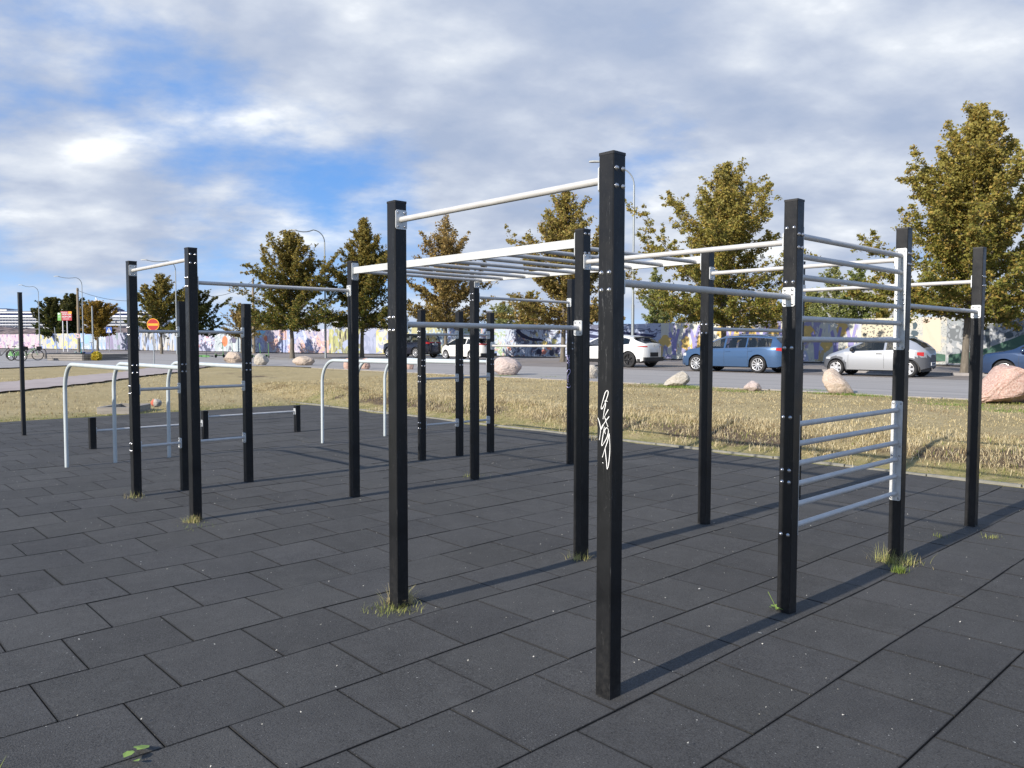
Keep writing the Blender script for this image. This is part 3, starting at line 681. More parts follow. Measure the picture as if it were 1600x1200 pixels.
TREES = [  # px, Y, H, crown base, Rm, trunk r, leaves, leaf size, lean, sparse, cols, shape, label
 (1508, 30.2, 10.3, 2.25, 4.1, .130, 52000, .115, .028, .25, OLIVE, 1.0, 'tall full olive and gold tree at the far right, taller than all others'),
 (1128, 40.0, 10.3, 2.2, 4.6, .150, 36000, .13, .0, .3, OLIVE, .98, 'broad golden brown tree behind the blue estate car'),
 (878, 48.7, 10.5, 2.5, 3.6, .15, 26000, .145, .02, .35, (BROWN[0], OLIVE[1], BROWN[2]), .85, 'olive brown tree whose trunk stands left of the white electric crossover'),
 (697, 57.0, 10.4, 2.5, 3.1, .13, 17000, .15, .0, .92, BROWN, .95, 'rusty brown tree with a thin bare top behind the dark car'),
 (566, 61.0, 10.8, 2.5, 3.7, .15, 26000, .155, .02, .3, OLIVE2, 1.0, 'pointed green tree right of the street lamp, between two painted panels'),
 (457, 57.7, 9.1, 2.3, 3.8, .16, 26000, .15, .0, .3, OLIVE2, .80, 'round dark green tree with brown top left of the street lamp'),
 (377, 78.0, 5.0, 1.8, 1.9, .07, 3800, .15, .0, .6, BROWN, .9, 'small thin brown tree beside the boulder'),
 (305, 84.0, 6.6, 2.2, 2.9, .14, 12000, .19, .0, .0, DARK, .45, 'dark green rounded tree right of the no entry sign'),
 (253, 80.0, 8.0, 2.3, 3.0, .13, 13000, .18, .0, .15, OLIVE2, .85, 'pointed tree directly behind the no entry sign'),
 (153, 108., 6.6, 2.2, 2.6, .16, 10000, .22, .0, .0, YEL, .5, 'yellow brown round tree left of the blue crossing sign'),
 (117, 132., 9.0, 2.6, 3.1, .22, 12000, .27, .0, .0, DARK, .6, 'dark green tree behind the tall timber pole'),
 (86, 128., 8.2, 2.4, 3.9, .24, 14000, .27, .0, .0, DARK, .55, 'dark green wide tree left of the red and green board'),
]
for i, (px_, Y_, H_, cb_, Rm_, tr_, nlf, lf_, ln_, sp_, cl_, sh_, lab) in enumerate(TREES):
    X_ = (px_-800)/F_PX*Y_*1.0
    t = make_tree('lime_tree', 100+i, H_, cb_, Rm_, tr_, nlf, lf_, ln_, sp_, cl_, sh_, 40 if nlf < 15000 else 62, (X_, Y_, ROAD_Z))
    tag(t, lab, 'tree', GT)
# slimmer pale trees and shrubs beyond the hoarding
BACK = [
 (1022, 75., 8.6, 1.2, 1.6, LIGHT, 'slim pale green tree beyond the hoarding, beside the tall lamp post'),
 (1046, 82., 6.0, .8, 2.6, OLIVE, 'low bushy olive tree beyond the hoarding, right of the tall lamp post'),
 (1300, 62., 7.6, .8, 1.9, LIGHT, 'pale green birch seen between the wall bars, left one'),
 (1338, 58., 7.4, .8, 1.7, (OLIVE2[0], LIGHT[0], LIGHT[1]), 'bright green birch seen between the wall bars, right one'),
 (1268, 66., 5.8, .6, 1.7, LIGHT, 'small pale shrub tree right of the post carrying the wall bars'),
 (1375, 64., 5.4, .5, 1.8, OLIVE, 'low yellow green tree right of the birches behind the hoarding'),
 (786, 88., 5.6, .8, 2.6, LIGHT, 'pale green bush beyond the hoarding above the granite dome'),
 (828, 95., 7.4, .8, 2.6, (LIGHT[0], OLIVE[1], OLIVE[2]), 'light olive tree beyond the hoarding, left of the olive brown tree'),
 (398, 130., 5.2, .6, 3.4, OLIVE2, 'low dull green bush beyond the hoarding at the left edge of the round tree'),
 (428, 125., 4.8, .6, 3.0, OLIVE, 'low bush beyond the hoarding under the round dark green tree'),
 (625, 110., 5.0, .6, 3.0, OLIVE2, 'low bush beyond the hoarding between the pointed and the rusty tree'),
 (1200, 72., 6.0, .8, 2.6, OLIVE, 'olive bush beyond the hoarding above the blue estate car'),
]
for i, (px_, Y_, H_, cb_, Rm_, cl_, lab) in enumerate(BACK):
    t = make_tree('bushy_tree', 300+i, H_, cb_, Rm_, .09, 6500, .16 if Y_ < 90 else .22, 0, .2, cl_, .7, 34, ((px_-800)/F_PX*Y_, Y_, .35))
    tag(t, lab, 'tree', 'trees beyond the hoarding')

# ------------------------------------------------------------------ boulders
def granite(name, c1, c2, c3):
    m = mat(name, c1, 0.9); t, b, L = tune(m); co = t.n('ShaderNodeTexCoord').outputs['Object']
    f = t.mix(t.maprange(t.noise(co, 3, 6, .65), .3, .7), c1, c2)
    f = t.mix(t.maprange(t.noise(co, 34, 4, .7), .40, .62, 0, .9), f, c3)
    f = t.mix(t.maprange(t.noise(co, 55, 3, .7), .58, .70, 0, .6), f, (.12, .10, .09))
    f = t.mix(t.maprange(t.noise(co, 1.4, 4, .6), .55, .75, 0, .5), f, (.10, .09, .08))
    L.new(f, b.inputs['Base Color']); bp = t.n('ShaderNodeBump', i_Strength=.7, i_Distance=.03); L.new(t.noise(co, 12, 8, .72), bp.inputs['Height']); L.new(bp.outputs[0], b.inputs['Normal']); return m
G_PINK = granite('granite_pink', (.36, .28, .245), (.46, .37, .33), (.58, .50, .46)); G_RED = granite('granite_red', (.36, .20, .155), (.46, .29, .235), (.58, .45, .38))
G_GREY = granite('granite_grey', (.34, .30, .24), (.44, .40, .33), (.50, .46, .40)); G_TAN = granite('granite_tan', (.36, .27, .20), (.48, .38, .29), (.54, .46, .38))
import bmesh
def boulder(seed, x0, x1, yt, yb, m, label, prof=None, dist=None, z=None, depth=.8):
    cx = (x0+x1)/2; zg = .43 if z is None else z
    p = Yz(cx, yb, zg) if dist is None else None
    Yd = p.y if dist is None else dist; k = Yd/F_PX
    w_ = (x1-x0)*k; h_ = (yb-yt)*k
    p = Vector(((cx-800)*k, Yd+w_*depth*.42, zg))
    bm = bmesh.new(); bmesh.ops.create_icosphere(bm, subdivisions=6, radius=1)
    r = np.random.RandomState(seed); cuts = [(Vector(r.normal(0, 1, 3)).normalized(), r.uniform(.62, .9) if prof else r.uniform(.86, .97)) for _ in range(13)]
    ph = r.uniform(0, 6, 9)
    from mathutils import noise as mn
    off_ = Vector((seed*7.1, seed*3.3, 1.7))
    for v in bm.verts:
        q = v.co.copy(); q0 = q.copy()
        for n_, d_ in cuts:
            e = q.dot(n_)-d_
            if e > 0: q -= n_*e*.85
        nz = .035*math.sin(q.x*5+ph[0])*math.sin(q.y*4+ph[1])+.03*math.sin(q.z*6+ph[2]+q.x*3)+.012*math.sin(q.x*17+ph[3])*math.sin(q.z*15+ph[4]+q.y*11)
        q *= 1+nz+.05*mn.fractal(q0*2.2+off_, .9, 2.1, 4)-.07*max(0, .10-abs(mn.noise(q0*1.6+off_)))*5
        u = q.x
        sx = w_/2*1.08; sy = w_/2*depth; sz = h_
        zz_ = q.z
        hh = zz_*.5+.5   # 0..1
        if prof:
            f = np.interp(u, [-1, -.75, -.5, -.25, 0, .25, .5, .75, 1], prof); hh *= f
        v.co = Vector((u*sx, q.y*sy, hh*sz*1.12-.12*sz))
    me = bpy.data.meshes.new('boulder'); bm.to_mesh(me); bm.free(); me.materials.append(m)
    for pg in me.polygons: pg.use_smooth = True
    o = link('boulder', me, None, p); tag(o, label, 'boulder', 'boulders along the road edge'); return o
boulder(1, 770, 813, 557, 587, G_PINK, 'rounded dome shaped pinkish boulder in the middle of the row', None)
boulder(2, 1042, 1082, 580, 604, G_GREY, 'pale grey boulder just left of the post in front of the blue estate car', (.5, .75, .85, .95, 1, 1.05, 1.05, .9, .7))
boulder(3, 1164, 1193, 595, 611, G_PINK, 'smallest pink stone by the road below the blue estate car', (.75, .9, 1, 1, 1.05, 1.05, .95, .8, .6))
boulder(4, 1292, 1341, 576, 616, G_TAN, 'tan boulder with a steep left side in front of the silver car', (1.0, 1.1, 1.12, 1.05, .95, .80, .62, .42, .25))
boulder(5, 1546, 1650, 572, 631, G_RED, 'largest reddish boulder at the right edge in front of the dark blue car', (.40, .62, .85, 1.05, 1.1, 1.05, 1, .9, .8))
boulder(6, 347, 378, 549, 568, G_TAN, 'brownish boulder beside the small thin brown tree', (.8, 1, 1.05, 1.05, 1, 1, 1, .9, .7))
boulder(7, 393, 418, 553, 572, G_GREY, 'grey flat topped boulder right of the second post with dip rails', (.9, 1, 1.05, 1.05, 1, .95, .9, .8, .7))
boulder(8, 456, 488, 557, 572, G_TAN, 'low pale domed boulder below the round dark green tree', None)
boulder(9, 536, 549, 560, 578, G_RED, 'small reddish stone left of the black post in front of the pointed tree', None, depth=1)
boulder(10, 563, 577, 560, 578, G_RED, 'small reddish stone right of the black post in front of the pointed tree', None, depth=1)
boulder(11, 912, 936, 570, 592, G_GREY, 'pale grey boulder seen between the two tall black posts in front of the white crossover', None)
boulder(12, 634, 646, 562, 578, G_RED, 'small reddish stone seen just right of the tall front post', None, depth=1)
ob13 = boulder(13, 233, 248, 624, 636, G_PINK, 'small grey stone with a red painted face on the left lawn beside the timber border', None, z=.24)
MS = G_GREY.copy(); MS.name = 'painted_stone'; ob13.data.materials[0] = MS; t, b, L = tune(MS); sx_ = t.n('ShaderNodeSeparateXYZ', i_0=t.n('ShaderNodeTexCoord').outputs['Object']).outputs[0]; L.new(t.mix(t.m('LESS_THAN', sx_, -.03), b.inputs['Base Color'].links[0].from_socket, (.52, .13, .08)), b.inputs['Base Color'])
# weed tufts growing at post feet
def tuft(name, x, y, z, n, hgt, spread, cols, label, seed, flat=.5, cat='weed'):
    r = np.random.RandomState(seed); V = []; Fq = []; C = []
    for i in range(int(n*1.8)):
        az = r.uniform(0, 2*math.pi); b0 = np.array([r.normal(0, spread*.35), r.normal(0, spread*.25), 0]); L_ = hgt*.72*r.uniform(.35, 1.15); out = r.uniform(.1, 1)*flat
        d = np.array([math.cos(az), math.sin(az), 0]); pr_ = np.array([-d[1], d[0], 0])*r.uniform(.0014, .0026)
        c = np.array(cols[r.randint(len(cols))])*r.uniform(.8, 1.2); k = len(V)
        for j in range(4):
            t = j/3; p = b0+d*L_*out*t**1.5*1.2+np.array([0, 0, L_*math.sqrt(max(0, 1-(out*.9)**2))*t*(1-.35*out*t)]); wv_ = pr_*(1-t*.85); V += [p-wv_, p+wv_]; C += [c, c]
        for j in range(3): Fq.append([k+2*j, k+2*j+1, k+2*j+3, k+2*j+2])
    me = nmesh(name, V, Fq, M_BLADE, False, np.array(C)); o = link(name, me, None, (x, y, z)); return tag(o, label, cat, 'weeds growing between the rubber tiles')
GR = (.24, .27, .07); ST = (.50, .42, .22); YG = (.38, .38, .13); LG = (.20, .30, .06)
def atp(px_, py_): q = Yz(px_, py_, 0.0); return q.x, q.y
x, y = atp(622, 944); tuft('grass_tuft', x, y, 0, 120, .19, .12, [ST, ST, YG], 'yellow dry grass tuft around the foot of the front left tall post', 1, .9)
x, y = atp(612, 955); tuft('grass_tuft', x, y, 0, 110, .08, .22, [YG, GR], 'thin green grass strip in the joint in front of the front left tall post', 2, .9)
x, y = atp(905, 873); tuft('grass_tuft', x, y, 0, 50, .12, .12, [YG, ST], 'small tuft at the foot of the middle post behind the tallest post', 3, .8)
x, y = atp(1384, 876); tuft('grass_tuft', x, y, 0, 60, .19, .13, [ST, YG, YG], 'straw coloured tuft left of the foot of the right ladder post', 4, 1.0)
x, y = atp(1408, 880); tuft('grass_tuft', x, y, 0, 110, .15, .20, [ST, YG, YG], 'thick dry tuft right of the foot of the right ladder post', 5, .9)
x, y = atp(1406, 893); tuft('grass_tuft', x, y, 0, 120, .08, .07, [LG, GR], 'short green tuft in front of the foot of the right ladder post', 6, .9)
x, y = atp(302, 818); tuft('grass_tuft', x, y, 0, 130, .12, .10, [ST, YG], 'dry tuft around the foot of the tallest left post', 7, 1.0)
x, y = atp(310, 824); tuft('grass_tuft', x, y, 0, 30, .05, .25, [GR, LG], 'green blades in the joint in front of the tallest left post', 8, .9)
x, y = atp(208, 778); tuft('grass_tuft', x, y, 0, 36, .10, .16, [ST, YG], 'small dry tuft around the foot of the leftmost tall post', 9, 1.0)
x, y = atp(738, 745); tuft('grass_tuft', x, y, 0, 22, .11, .22, [YG, GR], 'few green blades at the foot of the far middle post', 10, 1.0)
x, y = atp(1468, 838); tuft('grass_tuft', x, y, 0, 20, .06, .12, [GR], 'tiny green tuft between the two rightmost posts', 11, .9)
x, y = atp(1550, 839); tuft('grass_tuft', x, y, 0, 24, .06, .12, [YG, GR], 'tiny green tuft right of the rightmost post', 12, .9)
# leafy weeds
def weed(x, y, n, label, seed, s=.035, stem=False):
    r = np.random.RandomState(seed); mb = MB()
    for i in range(n):
        az = r.uniform(0, 6.28); rr_ = r.uniform(.01, .07)*s/.035; c = Vector((math.cos(az)*rr_, math.sin(az)*rr_*.7, r.uniform(.006, .03))); L_ = s*r.uniform(.7, 1.3); tl = r.uniform(-.3, .5)
        M = Matrix.Rotation(az+r.uniform(-.5, .5), 3, 'Z') @ Matrix.Rotation(-tl, 3, 'Y'); pts_ = [(-.5, 0), (-.25, .3), (.15, .34), (.5, .0), (.15, -.34), (-.25, -.3)]
        mb.add([M @ Vector((p[0]*L_, p[1]*L_, .003*(p[1] != 0)))+c for p in pts_], [[0, 1, 2, 3, 4, 5]])
    if stem: mb.tube([(0, 0, 0), (-.02, 0, .05), (-.05, .01, .11)], .0018, 5)
    o = mb.build('leafy_weed', M_WEED, None, (x, y, 0)); tag(o, label, 'weed', 'weeds growing between the rubber tiles')
M_WEED = mat('weed_green', (.20, .30, .06), .6)
x, y = atp(1214, 953); weed(x, y, 16, 'green leafy weed left of the foot of the left ladder post', 21, stem=True)
x, y = atp(212, 1183); weed(x, y, 4, 'pair of pale green leaves at the bottom left on the tiles', 22, .05)
# fallen bits on the tiles
r = np.random.RandomState(5); V = []; Fq = []
for i in range(1100):
    b_ = r.uniform(MATB0+.1, 9.5); a_ = r.uniform(-1.0, 12)
    q = AB(a_, b_); s_ = r.uniform(.002, .0055) if i > 14 else r.uniform(.007, .013); az = r.uniform(0, 6.28); ca, sa = math.cos(az), math.sin(az); k = len(V); z_ = .015
    for u, v in ((-1, -.5), (.2, -.8), (1, .3), (-.3, .7)): V.append((q.x+(u*ca-v*sa)*s_, q.y+(u*sa+v*ca)*s_, z_+r.uniform(-.003, .004)))
    Fq.append([k, k+1, k+2, k+3])
tag(link('litter', nmesh('litter', V, Fq, mat('dry_bits', (.50, .48, .42), .8))), kind='stuff')

# ------------------------------------------------------------------ dry grass blades on the bank and lawn
r = np.random.RandomState(11)
def blades(name, n, bfun, hmin, hmax, wd, colsel, lay=.6):
    a_ = r.uniform(-3, 24, n); b_ = bfun(n)
    # clumping
    keep = (wob(a_*1.7+3, b_*1.9, 1.6)+r.uniform(-.9, .9, n)) > -.25; a_ = a_[keep]; b_ = b_[keep]; n = len(a_)
    z_ = zt(a_, b_)-.01; P = np.stack([a_*AV.x+b_*BV.x, a_*AV.y+b_*BV.y, z_], -1)
    az = r.uniform(0, 6.28, n); L_ = r.uniform(hmin, hmax, n)*(1+.35*wob(a_, b_, 2.1)); o_ = r.uniform(.15, 1, n)*lay
    d = np.stack([np.cos(az), np.sin(az), 0*az], -1); pr_ = np.stack([-d[:, 1], d[:, 0], 0*az], -1)*(wd*r.uniform(.6, 1.3, n))[:, None]
    up = np.array([0, 0, 1.])
    m1 = P+d*(L_*o_*.45)[:, None]+up*(L_*np.sqrt(1-(o_*.85)**2)*.62)[:, None]; tp = P+d*(L_*o_*1.1)[:, None]+up*(L_*np.sqrt(1-(o_*.85)**2)*.85)[:, None]
    V = np.stack([P-pr_, P+pr_, m1+pr_*.7, m1-pr_*.7, tp], 1).reshape(-1, 3)
    k = np.arange(n)*5; F3 = np.concatenate([np.stack([k, k+1, k+2], -1), np.stack([k, k+2, k+3], -1), np.stack([k+3, k+2, k+4], -1)])
    c = colsel(a_, b_, n); o = link(name, nmesh(name, V, F3, M_BLADE, False, np.repeat(c, 5, axis=0))); tag(o, kind='stuff'); return o
def colA(a_, b_, n):
    f = r.uniform(0, 1, n)[:, None]; c = np.array([.60, .51, .31])*(1-f)+np.array([.42, .34, .17])*f
    g = lawncol(a_, b_)[:, 0:1]; sel = r.uniform(0, 1, (n, 1)) < g*.75; c = np.where(sel, np.array([.20, .22, .06]), c); pt = (wob(a_*1.3+2, b_*1.7-3, .9)[:, None] > .25)&(r.uniform(0, 1, (n, 1)) < .7); c = np.where(pt, np.array([.30, .225, .125]), c); return c*r.uniform(.75, 1.25, (n, 1))
blades('dry_grass', 42000, lambda n: MATB1+.35+np.abs(r.normal(1.15, .55, n)), .04, .10, .006, colA, .98)
def clumps():
    nc = 150; ca = r.uniform(-1, 16, nc); cb_ = MATB1+1.25+r.normal(0, .42, nc); k_ = r.randint(0, nc, 15000); a_ = ca[k_]+r.normal(0, .16, 15000); b_ = cb_[k_]+r.normal(0, .12, 15000); n = len(a_)
    P = np.stack([a_*AV.x+b_*BV.x, a_*AV.y+b_*BV.y, zt(a_, b_)-.01], -1); az = r.uniform(0, 6.28, n); L_ = r.uniform(.08, .24, n); o_ = r.uniform(.3, 1, n); up = np.array([0, 0, 1.])
    d = np.stack([np.cos(az), np.sin(az), 0*az], -1); pr_ = np.stack([-d[:, 1], d[:, 0], 0*az], -1)*(.0045*r.uniform(.6, 1.2, n))[:, None]
    m1 = P+d*(L_*o_*.5)[:, None]+up*(L_*.5*np.sqrt(1.05-o_**2))[:, None]; tp = P+d*(L_*o_*1.1)[:, None]+up*(L_*.55*np.sqrt(1.05-o_**2))[:, None]
    V = np.stack([P-pr_, P+pr_, m1+pr_*.7, m1-pr_*.7, tp], 1).reshape(-1, 3); k = np.arange(n)*5; F3 = np.concatenate([np.stack([k, k+1, k+2], -1), np.stack([k, k+2, k+3], -1), np.stack([k+3, k+2, k+4], -1)])
    f = r.uniform(0, 1, (n, 1)); c = np.array([.72, .62, .40])*(1-f)+np.array([.50, .40, .22])*f
    tag(link('straw_clumps', nmesh('straw_clumps', V, F3, M_BLADE, False, np.repeat(c, 5, axis=0))), kind='stuff')
clumps()
blades('short_grass', 70000, lambda n: MATB1+.05+r.uniform(0, 1, n)**.8*7.9, .025, .065, .007, colA, .9)
# lawn clumps behind the back edge of the mat
def backblades():
    n = 22000; a_ = MATA1+.05+r.uniform(0, 1, n)**1.3*12; b_ = r.uniform(-10, 10.5, n); keep = (wob(a_*1.7+3, b_*1.9, 1.6)+r.uniform(-.9, .9, n)) > -.2; a_ = a_[keep]; b_ = b_[keep]; n = len(a_)
    P = np.stack([a_*AV.x+b_*BV.x, a_*AV.y+b_*BV.y, zt(a_, b_)-.01], -1); az = r.uniform(0, 6.28, n); L_ = r.uniform(.03, .09, n)
    d = np.stack([np.cos(az), np.sin(az), 0*az], -1); pr_ = np.stack([-d[:, 1], d[:, 0], 0*az], -1)*.011
    V = np.stack([P-pr_, P+pr_, P+d*(L_*.6)[:, None]+np.array([0, 0, 1.])*(L_*.8)[:, None]], 1).reshape(-1, 3)
    tag(link('back_lawn_grass', nmesh('back_lawn_grass', V, np.arange(n*3).reshape(-1, 3), M_BLADE, False, np.repeat(colA(a_, b_, n), 3, axis=0))), kind='stuff')
backblades()
# green grass by the camera-side edge of the mat and around the boulders
def green_at(px_, py_, n, rx, ry, h, seed, z=None):
    rr_ = np.random.RandomState(seed); q = Yz(px_, py_, .42 if z is None else z); a0 = q.dot(AV); b0 = q.dot(BV)
    a_ = a0+rr_.normal(0, rx, n); b_ = b0+rr_.normal(0, ry, n); P = np.stack([a_*AV.x+b_*BV.x, a_*AV.y+b_*BV.y, zt(a_, b_)-.01], -1)
    az = rr_.uniform(0, 6.28, n); L_ = rr_.uniform(.4, 1, n)*h; d = np.stack([np.cos(az), np.sin(az), 0*az], -1); pr_ = np.stack([-d[:, 1], d[:, 0], 0*az], -1)*.006*(h/.12)
    V = np.stack([P-pr_, P+pr_, P+d*(L_*.5)[:, None]+np.array([0, 0, 1.])*(L_*.85)[:, None]], 1).reshape(-1, 3)
    c = np.array([.16, .24, .045])*rr_.uniform(.7, 1.4, (n, 1)); return V, np.repeat(c, 3, axis=0)
GV = [green_at(*g) for g in [(1285, 612, 800, .4, .15, .09, 1), (1320, 617, 500, .4, .08, .10, 11), (1060, 606, 500, .35, .08, .10, 12), (790, 589, 500, .4, .1, .10, 13), (1600, 640, 300, .5, .10, .09, 14), (1345, 618, 500, .4, .15, .09, 2), (1500, 632, 500, .4, .12, .09, 3), (1560, 640, 400, .4, .12, .08, 4), (1035, 602, 500, .4, .15, .10, 5), (1080, 605, 500, .35, .15, .10, 6), (1150, 612, 450, .4, .15, .08, 7), (860, 590, 300, .4, .15, .08, 8)]]
V = np.concatenate([g[0] for g in GV]); C_ = np.concatenate([g[1] for g in GV])
tag(link('green_grass', nmesh('green_grass', V, np.arange(len(V)).reshape(-1, 3), M_BLADE, False, C_)), kind='stuff')
rr_ = np.random.RandomState(9); n = 2600; b_ = MATB0-.02-np.abs(rr_.normal(0, .25, n)); a_ = rr_.uniform(2.6, 4.4, n)
P = np.stack([a_*AV.x+b_*BV.x, a_*AV.y+b_*BV.y, 0*a_-.01], -1); az = rr_.uniform(0, 6.28, n); L_ = rr_.uniform(.03, .08, n); d = np.stack([np.cos(az), np.sin(az), 0*az], -1); pr_ = np.stack([-d[:, 1], d[:, 0], 0*az], -1)*.0025
V = np.stack([P-pr_, P+pr_, P+d*(L_*.6)[:, None]+np.array([0, 0, 1.])*(L_*.8)[:, None]], 1).reshape(-1, 3); c = (np.array([.20, .25, .05])*rr_.uniform(.7, 1.5, (n, 1)))
tag(link('edge_grass', nmesh('edge_grass', V, np.arange(n*3).reshape(-1, 3), M_BLADE, False, np.repeat(c, 3, axis=0))), kind='stuff')
# ------------------------------------------------------------------ parked cars
def lerp_tab(tab, x):
    xs = [p[0] for p in tab]; zs = [p[1] for p in tab]; return float(np.interp(x, xs, zs))
def make_car(name, c):
    """c: dims and outlines. local x forward, origin on the ground under the middle of the wheelbase"""
    Lc, Wd, wb, wr, fo = c['L'], c['W'], c['wb'], c['wr'], c['fo']
    xf = wb/2+fo; xr = xf-Lc; xm = (xf+xr)/2; rt = empty(name)
    top = c['top']; belt = c['belt']; sill = c.get('sill', .24)
    xs = set(np.round(np.arange(xr+.02, xf-.02, .045), 3)) | {xr, xr+.006, xr+.012, xr+.025, xf, xf-.006, xf-.012, xf-.025}
    for p in top: xs.add(round(p[0], 3))
    for p in c['pillars']: xs |= {round(p[0], 3), round(p[1], 3)}
    xs |= {c['sg'][0], c['sg'][1]}; xs = sorted(x for x in xs if xr <= x <= xf)
    Ra = wr+c.get('gap', .055); hw = Wd/2
    def wid(x):
        u = min(1, abs(x-xm)/(Lc/2)); return hw*max(0.0, 1-u**c.get('pe', 9))**(1/3.6)*(1-.05*u*u)
    def zlow(x):
        z = sill
        e = min(xf-x, x-xr); z += max(0, .30-e)*.35 if e < .3 else 0
        for xw in (-wb/2, wb/2):
            d = abs(x-xw)
            if d < Ra: z = max(z, wr+math.sqrt(Ra*Ra-d*d))
        return z
    lean = c.get('lean', .40)
    def row(x):
        w_ = wid(x); zb = zlow(x); zt_ = lerp_tab(top, x); zbl = min(lerp_tab(belt, x), zt_-.035); g = zt_-zbl
        zb = min(zb, zbl-.04)
        P = []
        def yy(z):   # body side section
            u = (z-sill)/(max(zbl, .5)-sill); return w_*(1-.055*max(0, (.45-u))**1.5*3-.075*max(0, u-.55)**1.3)
        for q in (0, .18, .42, .62, .82, 1.0):
            z = zb+(zbl-zb)*q; P.append((yy(z), z))
        yb_ = P[-1][0]-.012*min(1, w_/.3); zwb = zbl+.012
        zwt = max(zwb+.004, zt_-max(.055, .10*min(1, g/.3))); zre = max(zwt+.004, zt_-.030)
        P.append((max(0, yb_), zwb)); P.append((max(0, yb_-(zwt-zwb)*lean), zwt)); P.append((max(0, yb_-(zre-zwb)*lean-.035), zre))
        y8 = P[-1][0]; P.append((y8*.66, zt_-.010)); P.append((y8*.33, zt_-.002)); P.append((0, zt_))
        return P
    rows = [row(x) for x in xs]; nr = len(rows[0])
    V = []
    for sg in (1, -1):
        for i, x in enumerate(xs):
            for (y, z) in rows[i]: V.append((x, sg*y, z))
    half = len(xs)*nr
    clad = c.get('clad')
    body, glass, cl = [], [], []
    for i in range(len(xs)-1):
        xc = (xs[i]+xs[i+1])/2
        for j in range(nr-1):
            zc = sum(rows[k][l][1] for k in (i, i+1) for l in (j, j+1))/4
            kind = body
            if j == 6 and c['sg'][0] <= xc <= c['sg'][1] and not any(p[0] < xc < p[1] for p in c['pillars']) and min(rows[i][7][1]-rows[i][6][1], rows[i+1][7][1]-rows[i+1][6][1]) > .03: kind = glass
            if j >= 9-1 and (c['ws'][0] < xc < c['ws'][1] or c['rg'][0] < xc < c['rg'][1]): kind = glass
            if kind is body and clad and clad(xc, zc, j): kind = cl
            a_, b_, c_, d_ = i*nr+j, (i+1)*nr+j, (i+1)*nr+j+1, i*nr+j+1
            kind.append([a_, b_, c_, d_]); kind.append([half+d_, half+c_, half+b_, half+a_])
    for i in (0, len(xs)-1): pass
    def sub(fs, nm, m):
        mb = MB(); ids = sorted({k for f in fs for k in f}); mp_ = {k: n for n, k in enumerate(ids)}; mb.add([V[k] for k in ids], [[mp_[k] for k in f] for f in fs], 0, True)
        return mb.build(nm, m, rt)
    bo = sub(body, 'body', c['paint'])
    gw = [f for f in glass]; 
    side = [f for f in gw if abs(sum(V[k][1] for k in f)/4) > hw*.52 and (sum(V[k][0] for k in f)/4 > c['sg'][0]) and (sum(V[k][0] for k in f)/4 < c['sg'][1]) and ((f[0] % half) % nr in (6, 7) and (f[2] % half) % nr in (6, 7))]
    ids_ = {tuple(f) for f in side}
    for sg_, lst_ in ((1, [f for f in side if V[f[0]][1] > 0]), (-1, [f for f in side if V[f[0]][1] < 0])):
        # one window per gap between pillars
        cuts = [c['sg'][0]]+[(p[0]+p[1])/2 for p in sorted(c['pillars'])]+[c['sg'][1]]
        for k in range(len(cuts)-1):
            fs = [f for f in lst_ if cuts[k] <= sum(V[q][0] for q in f)/4 < cuts[k+1]]
            if fs: sub(fs, 'side_window', M_GLASS)
    rest = [f for f in gw if tuple(f) not in ids_]
    fw = [f for f in rest if c['ws'][0] < sum(V[k][0] for k in f)/4 < c['ws'][1]]; rw = [f for f in rest if c['rg'][0] < sum(V[k][0] for k in f)/4 < c['rg'][1]]
    if fw: sub(fw, 'windscreen', M_GLASS)
    if rw: sub(rw, 'rear_window', M_GLASS)
    if cl:
        for lo_, hi_, nm_ in ((-9, -wb*.25, 'rear_cladding'), (-wb*.25, wb*.25, 'sill_cladding'), (wb*.25, 9, 'front_cladding')):
            q_ = [f for f in cl if lo_ <= sum(V[k][0] for k in f)/4 < hi_]
            if q_: sub(q_, nm_, c['cladm'])
    # floor and wheel wells
    mb = MB(); mb.box((xm, 0, sill+.14), (Lc*.88, Wd*.72, .36)); 
    for xw in (-wb/2, wb/2): mb.box((xw, 0, wr+.12), (Ra*1.9, Wd*.80, wr*1.15))
    mb.build('underbody', M_BLK, rt)
    for sx_, sy_ in ((.25, .36), (.25, -.36), (-.62, .36), (-.62, -.36)):
        mb = MB(); mb.box((sx_, sy_, .72), (.48, .46, .16), 0, None, .08); mb.box((sx_-.24, sy_, 1.0), (.14, .44, .54), 0, Matrix.Rotation(-.18, 3, 'Y'), .05); mb.box((sx_-.30, sy_, lerp_tab(top, sx_-.3)-.20), (.08, .22, .15), 0, None, .03); mb.build('seat', M_BLK, rt)
    # surface patches (lights, handles, shut lines) sampled on the shell
    def side_y(x, z):
        P = row(x); zs = [p[1] for p in P]; ys = [p[0] for p in P]
        for k in range(len(P)-1):
            if zs[k] <= z <= zs[k+1]: f = (z-zs[k])/max(1e-6, zs[k+1]-zs[k]); return ys[k]+(ys[k+1]-ys[k])*f
        return ys[0] if z < zs[0] else ys[-1]
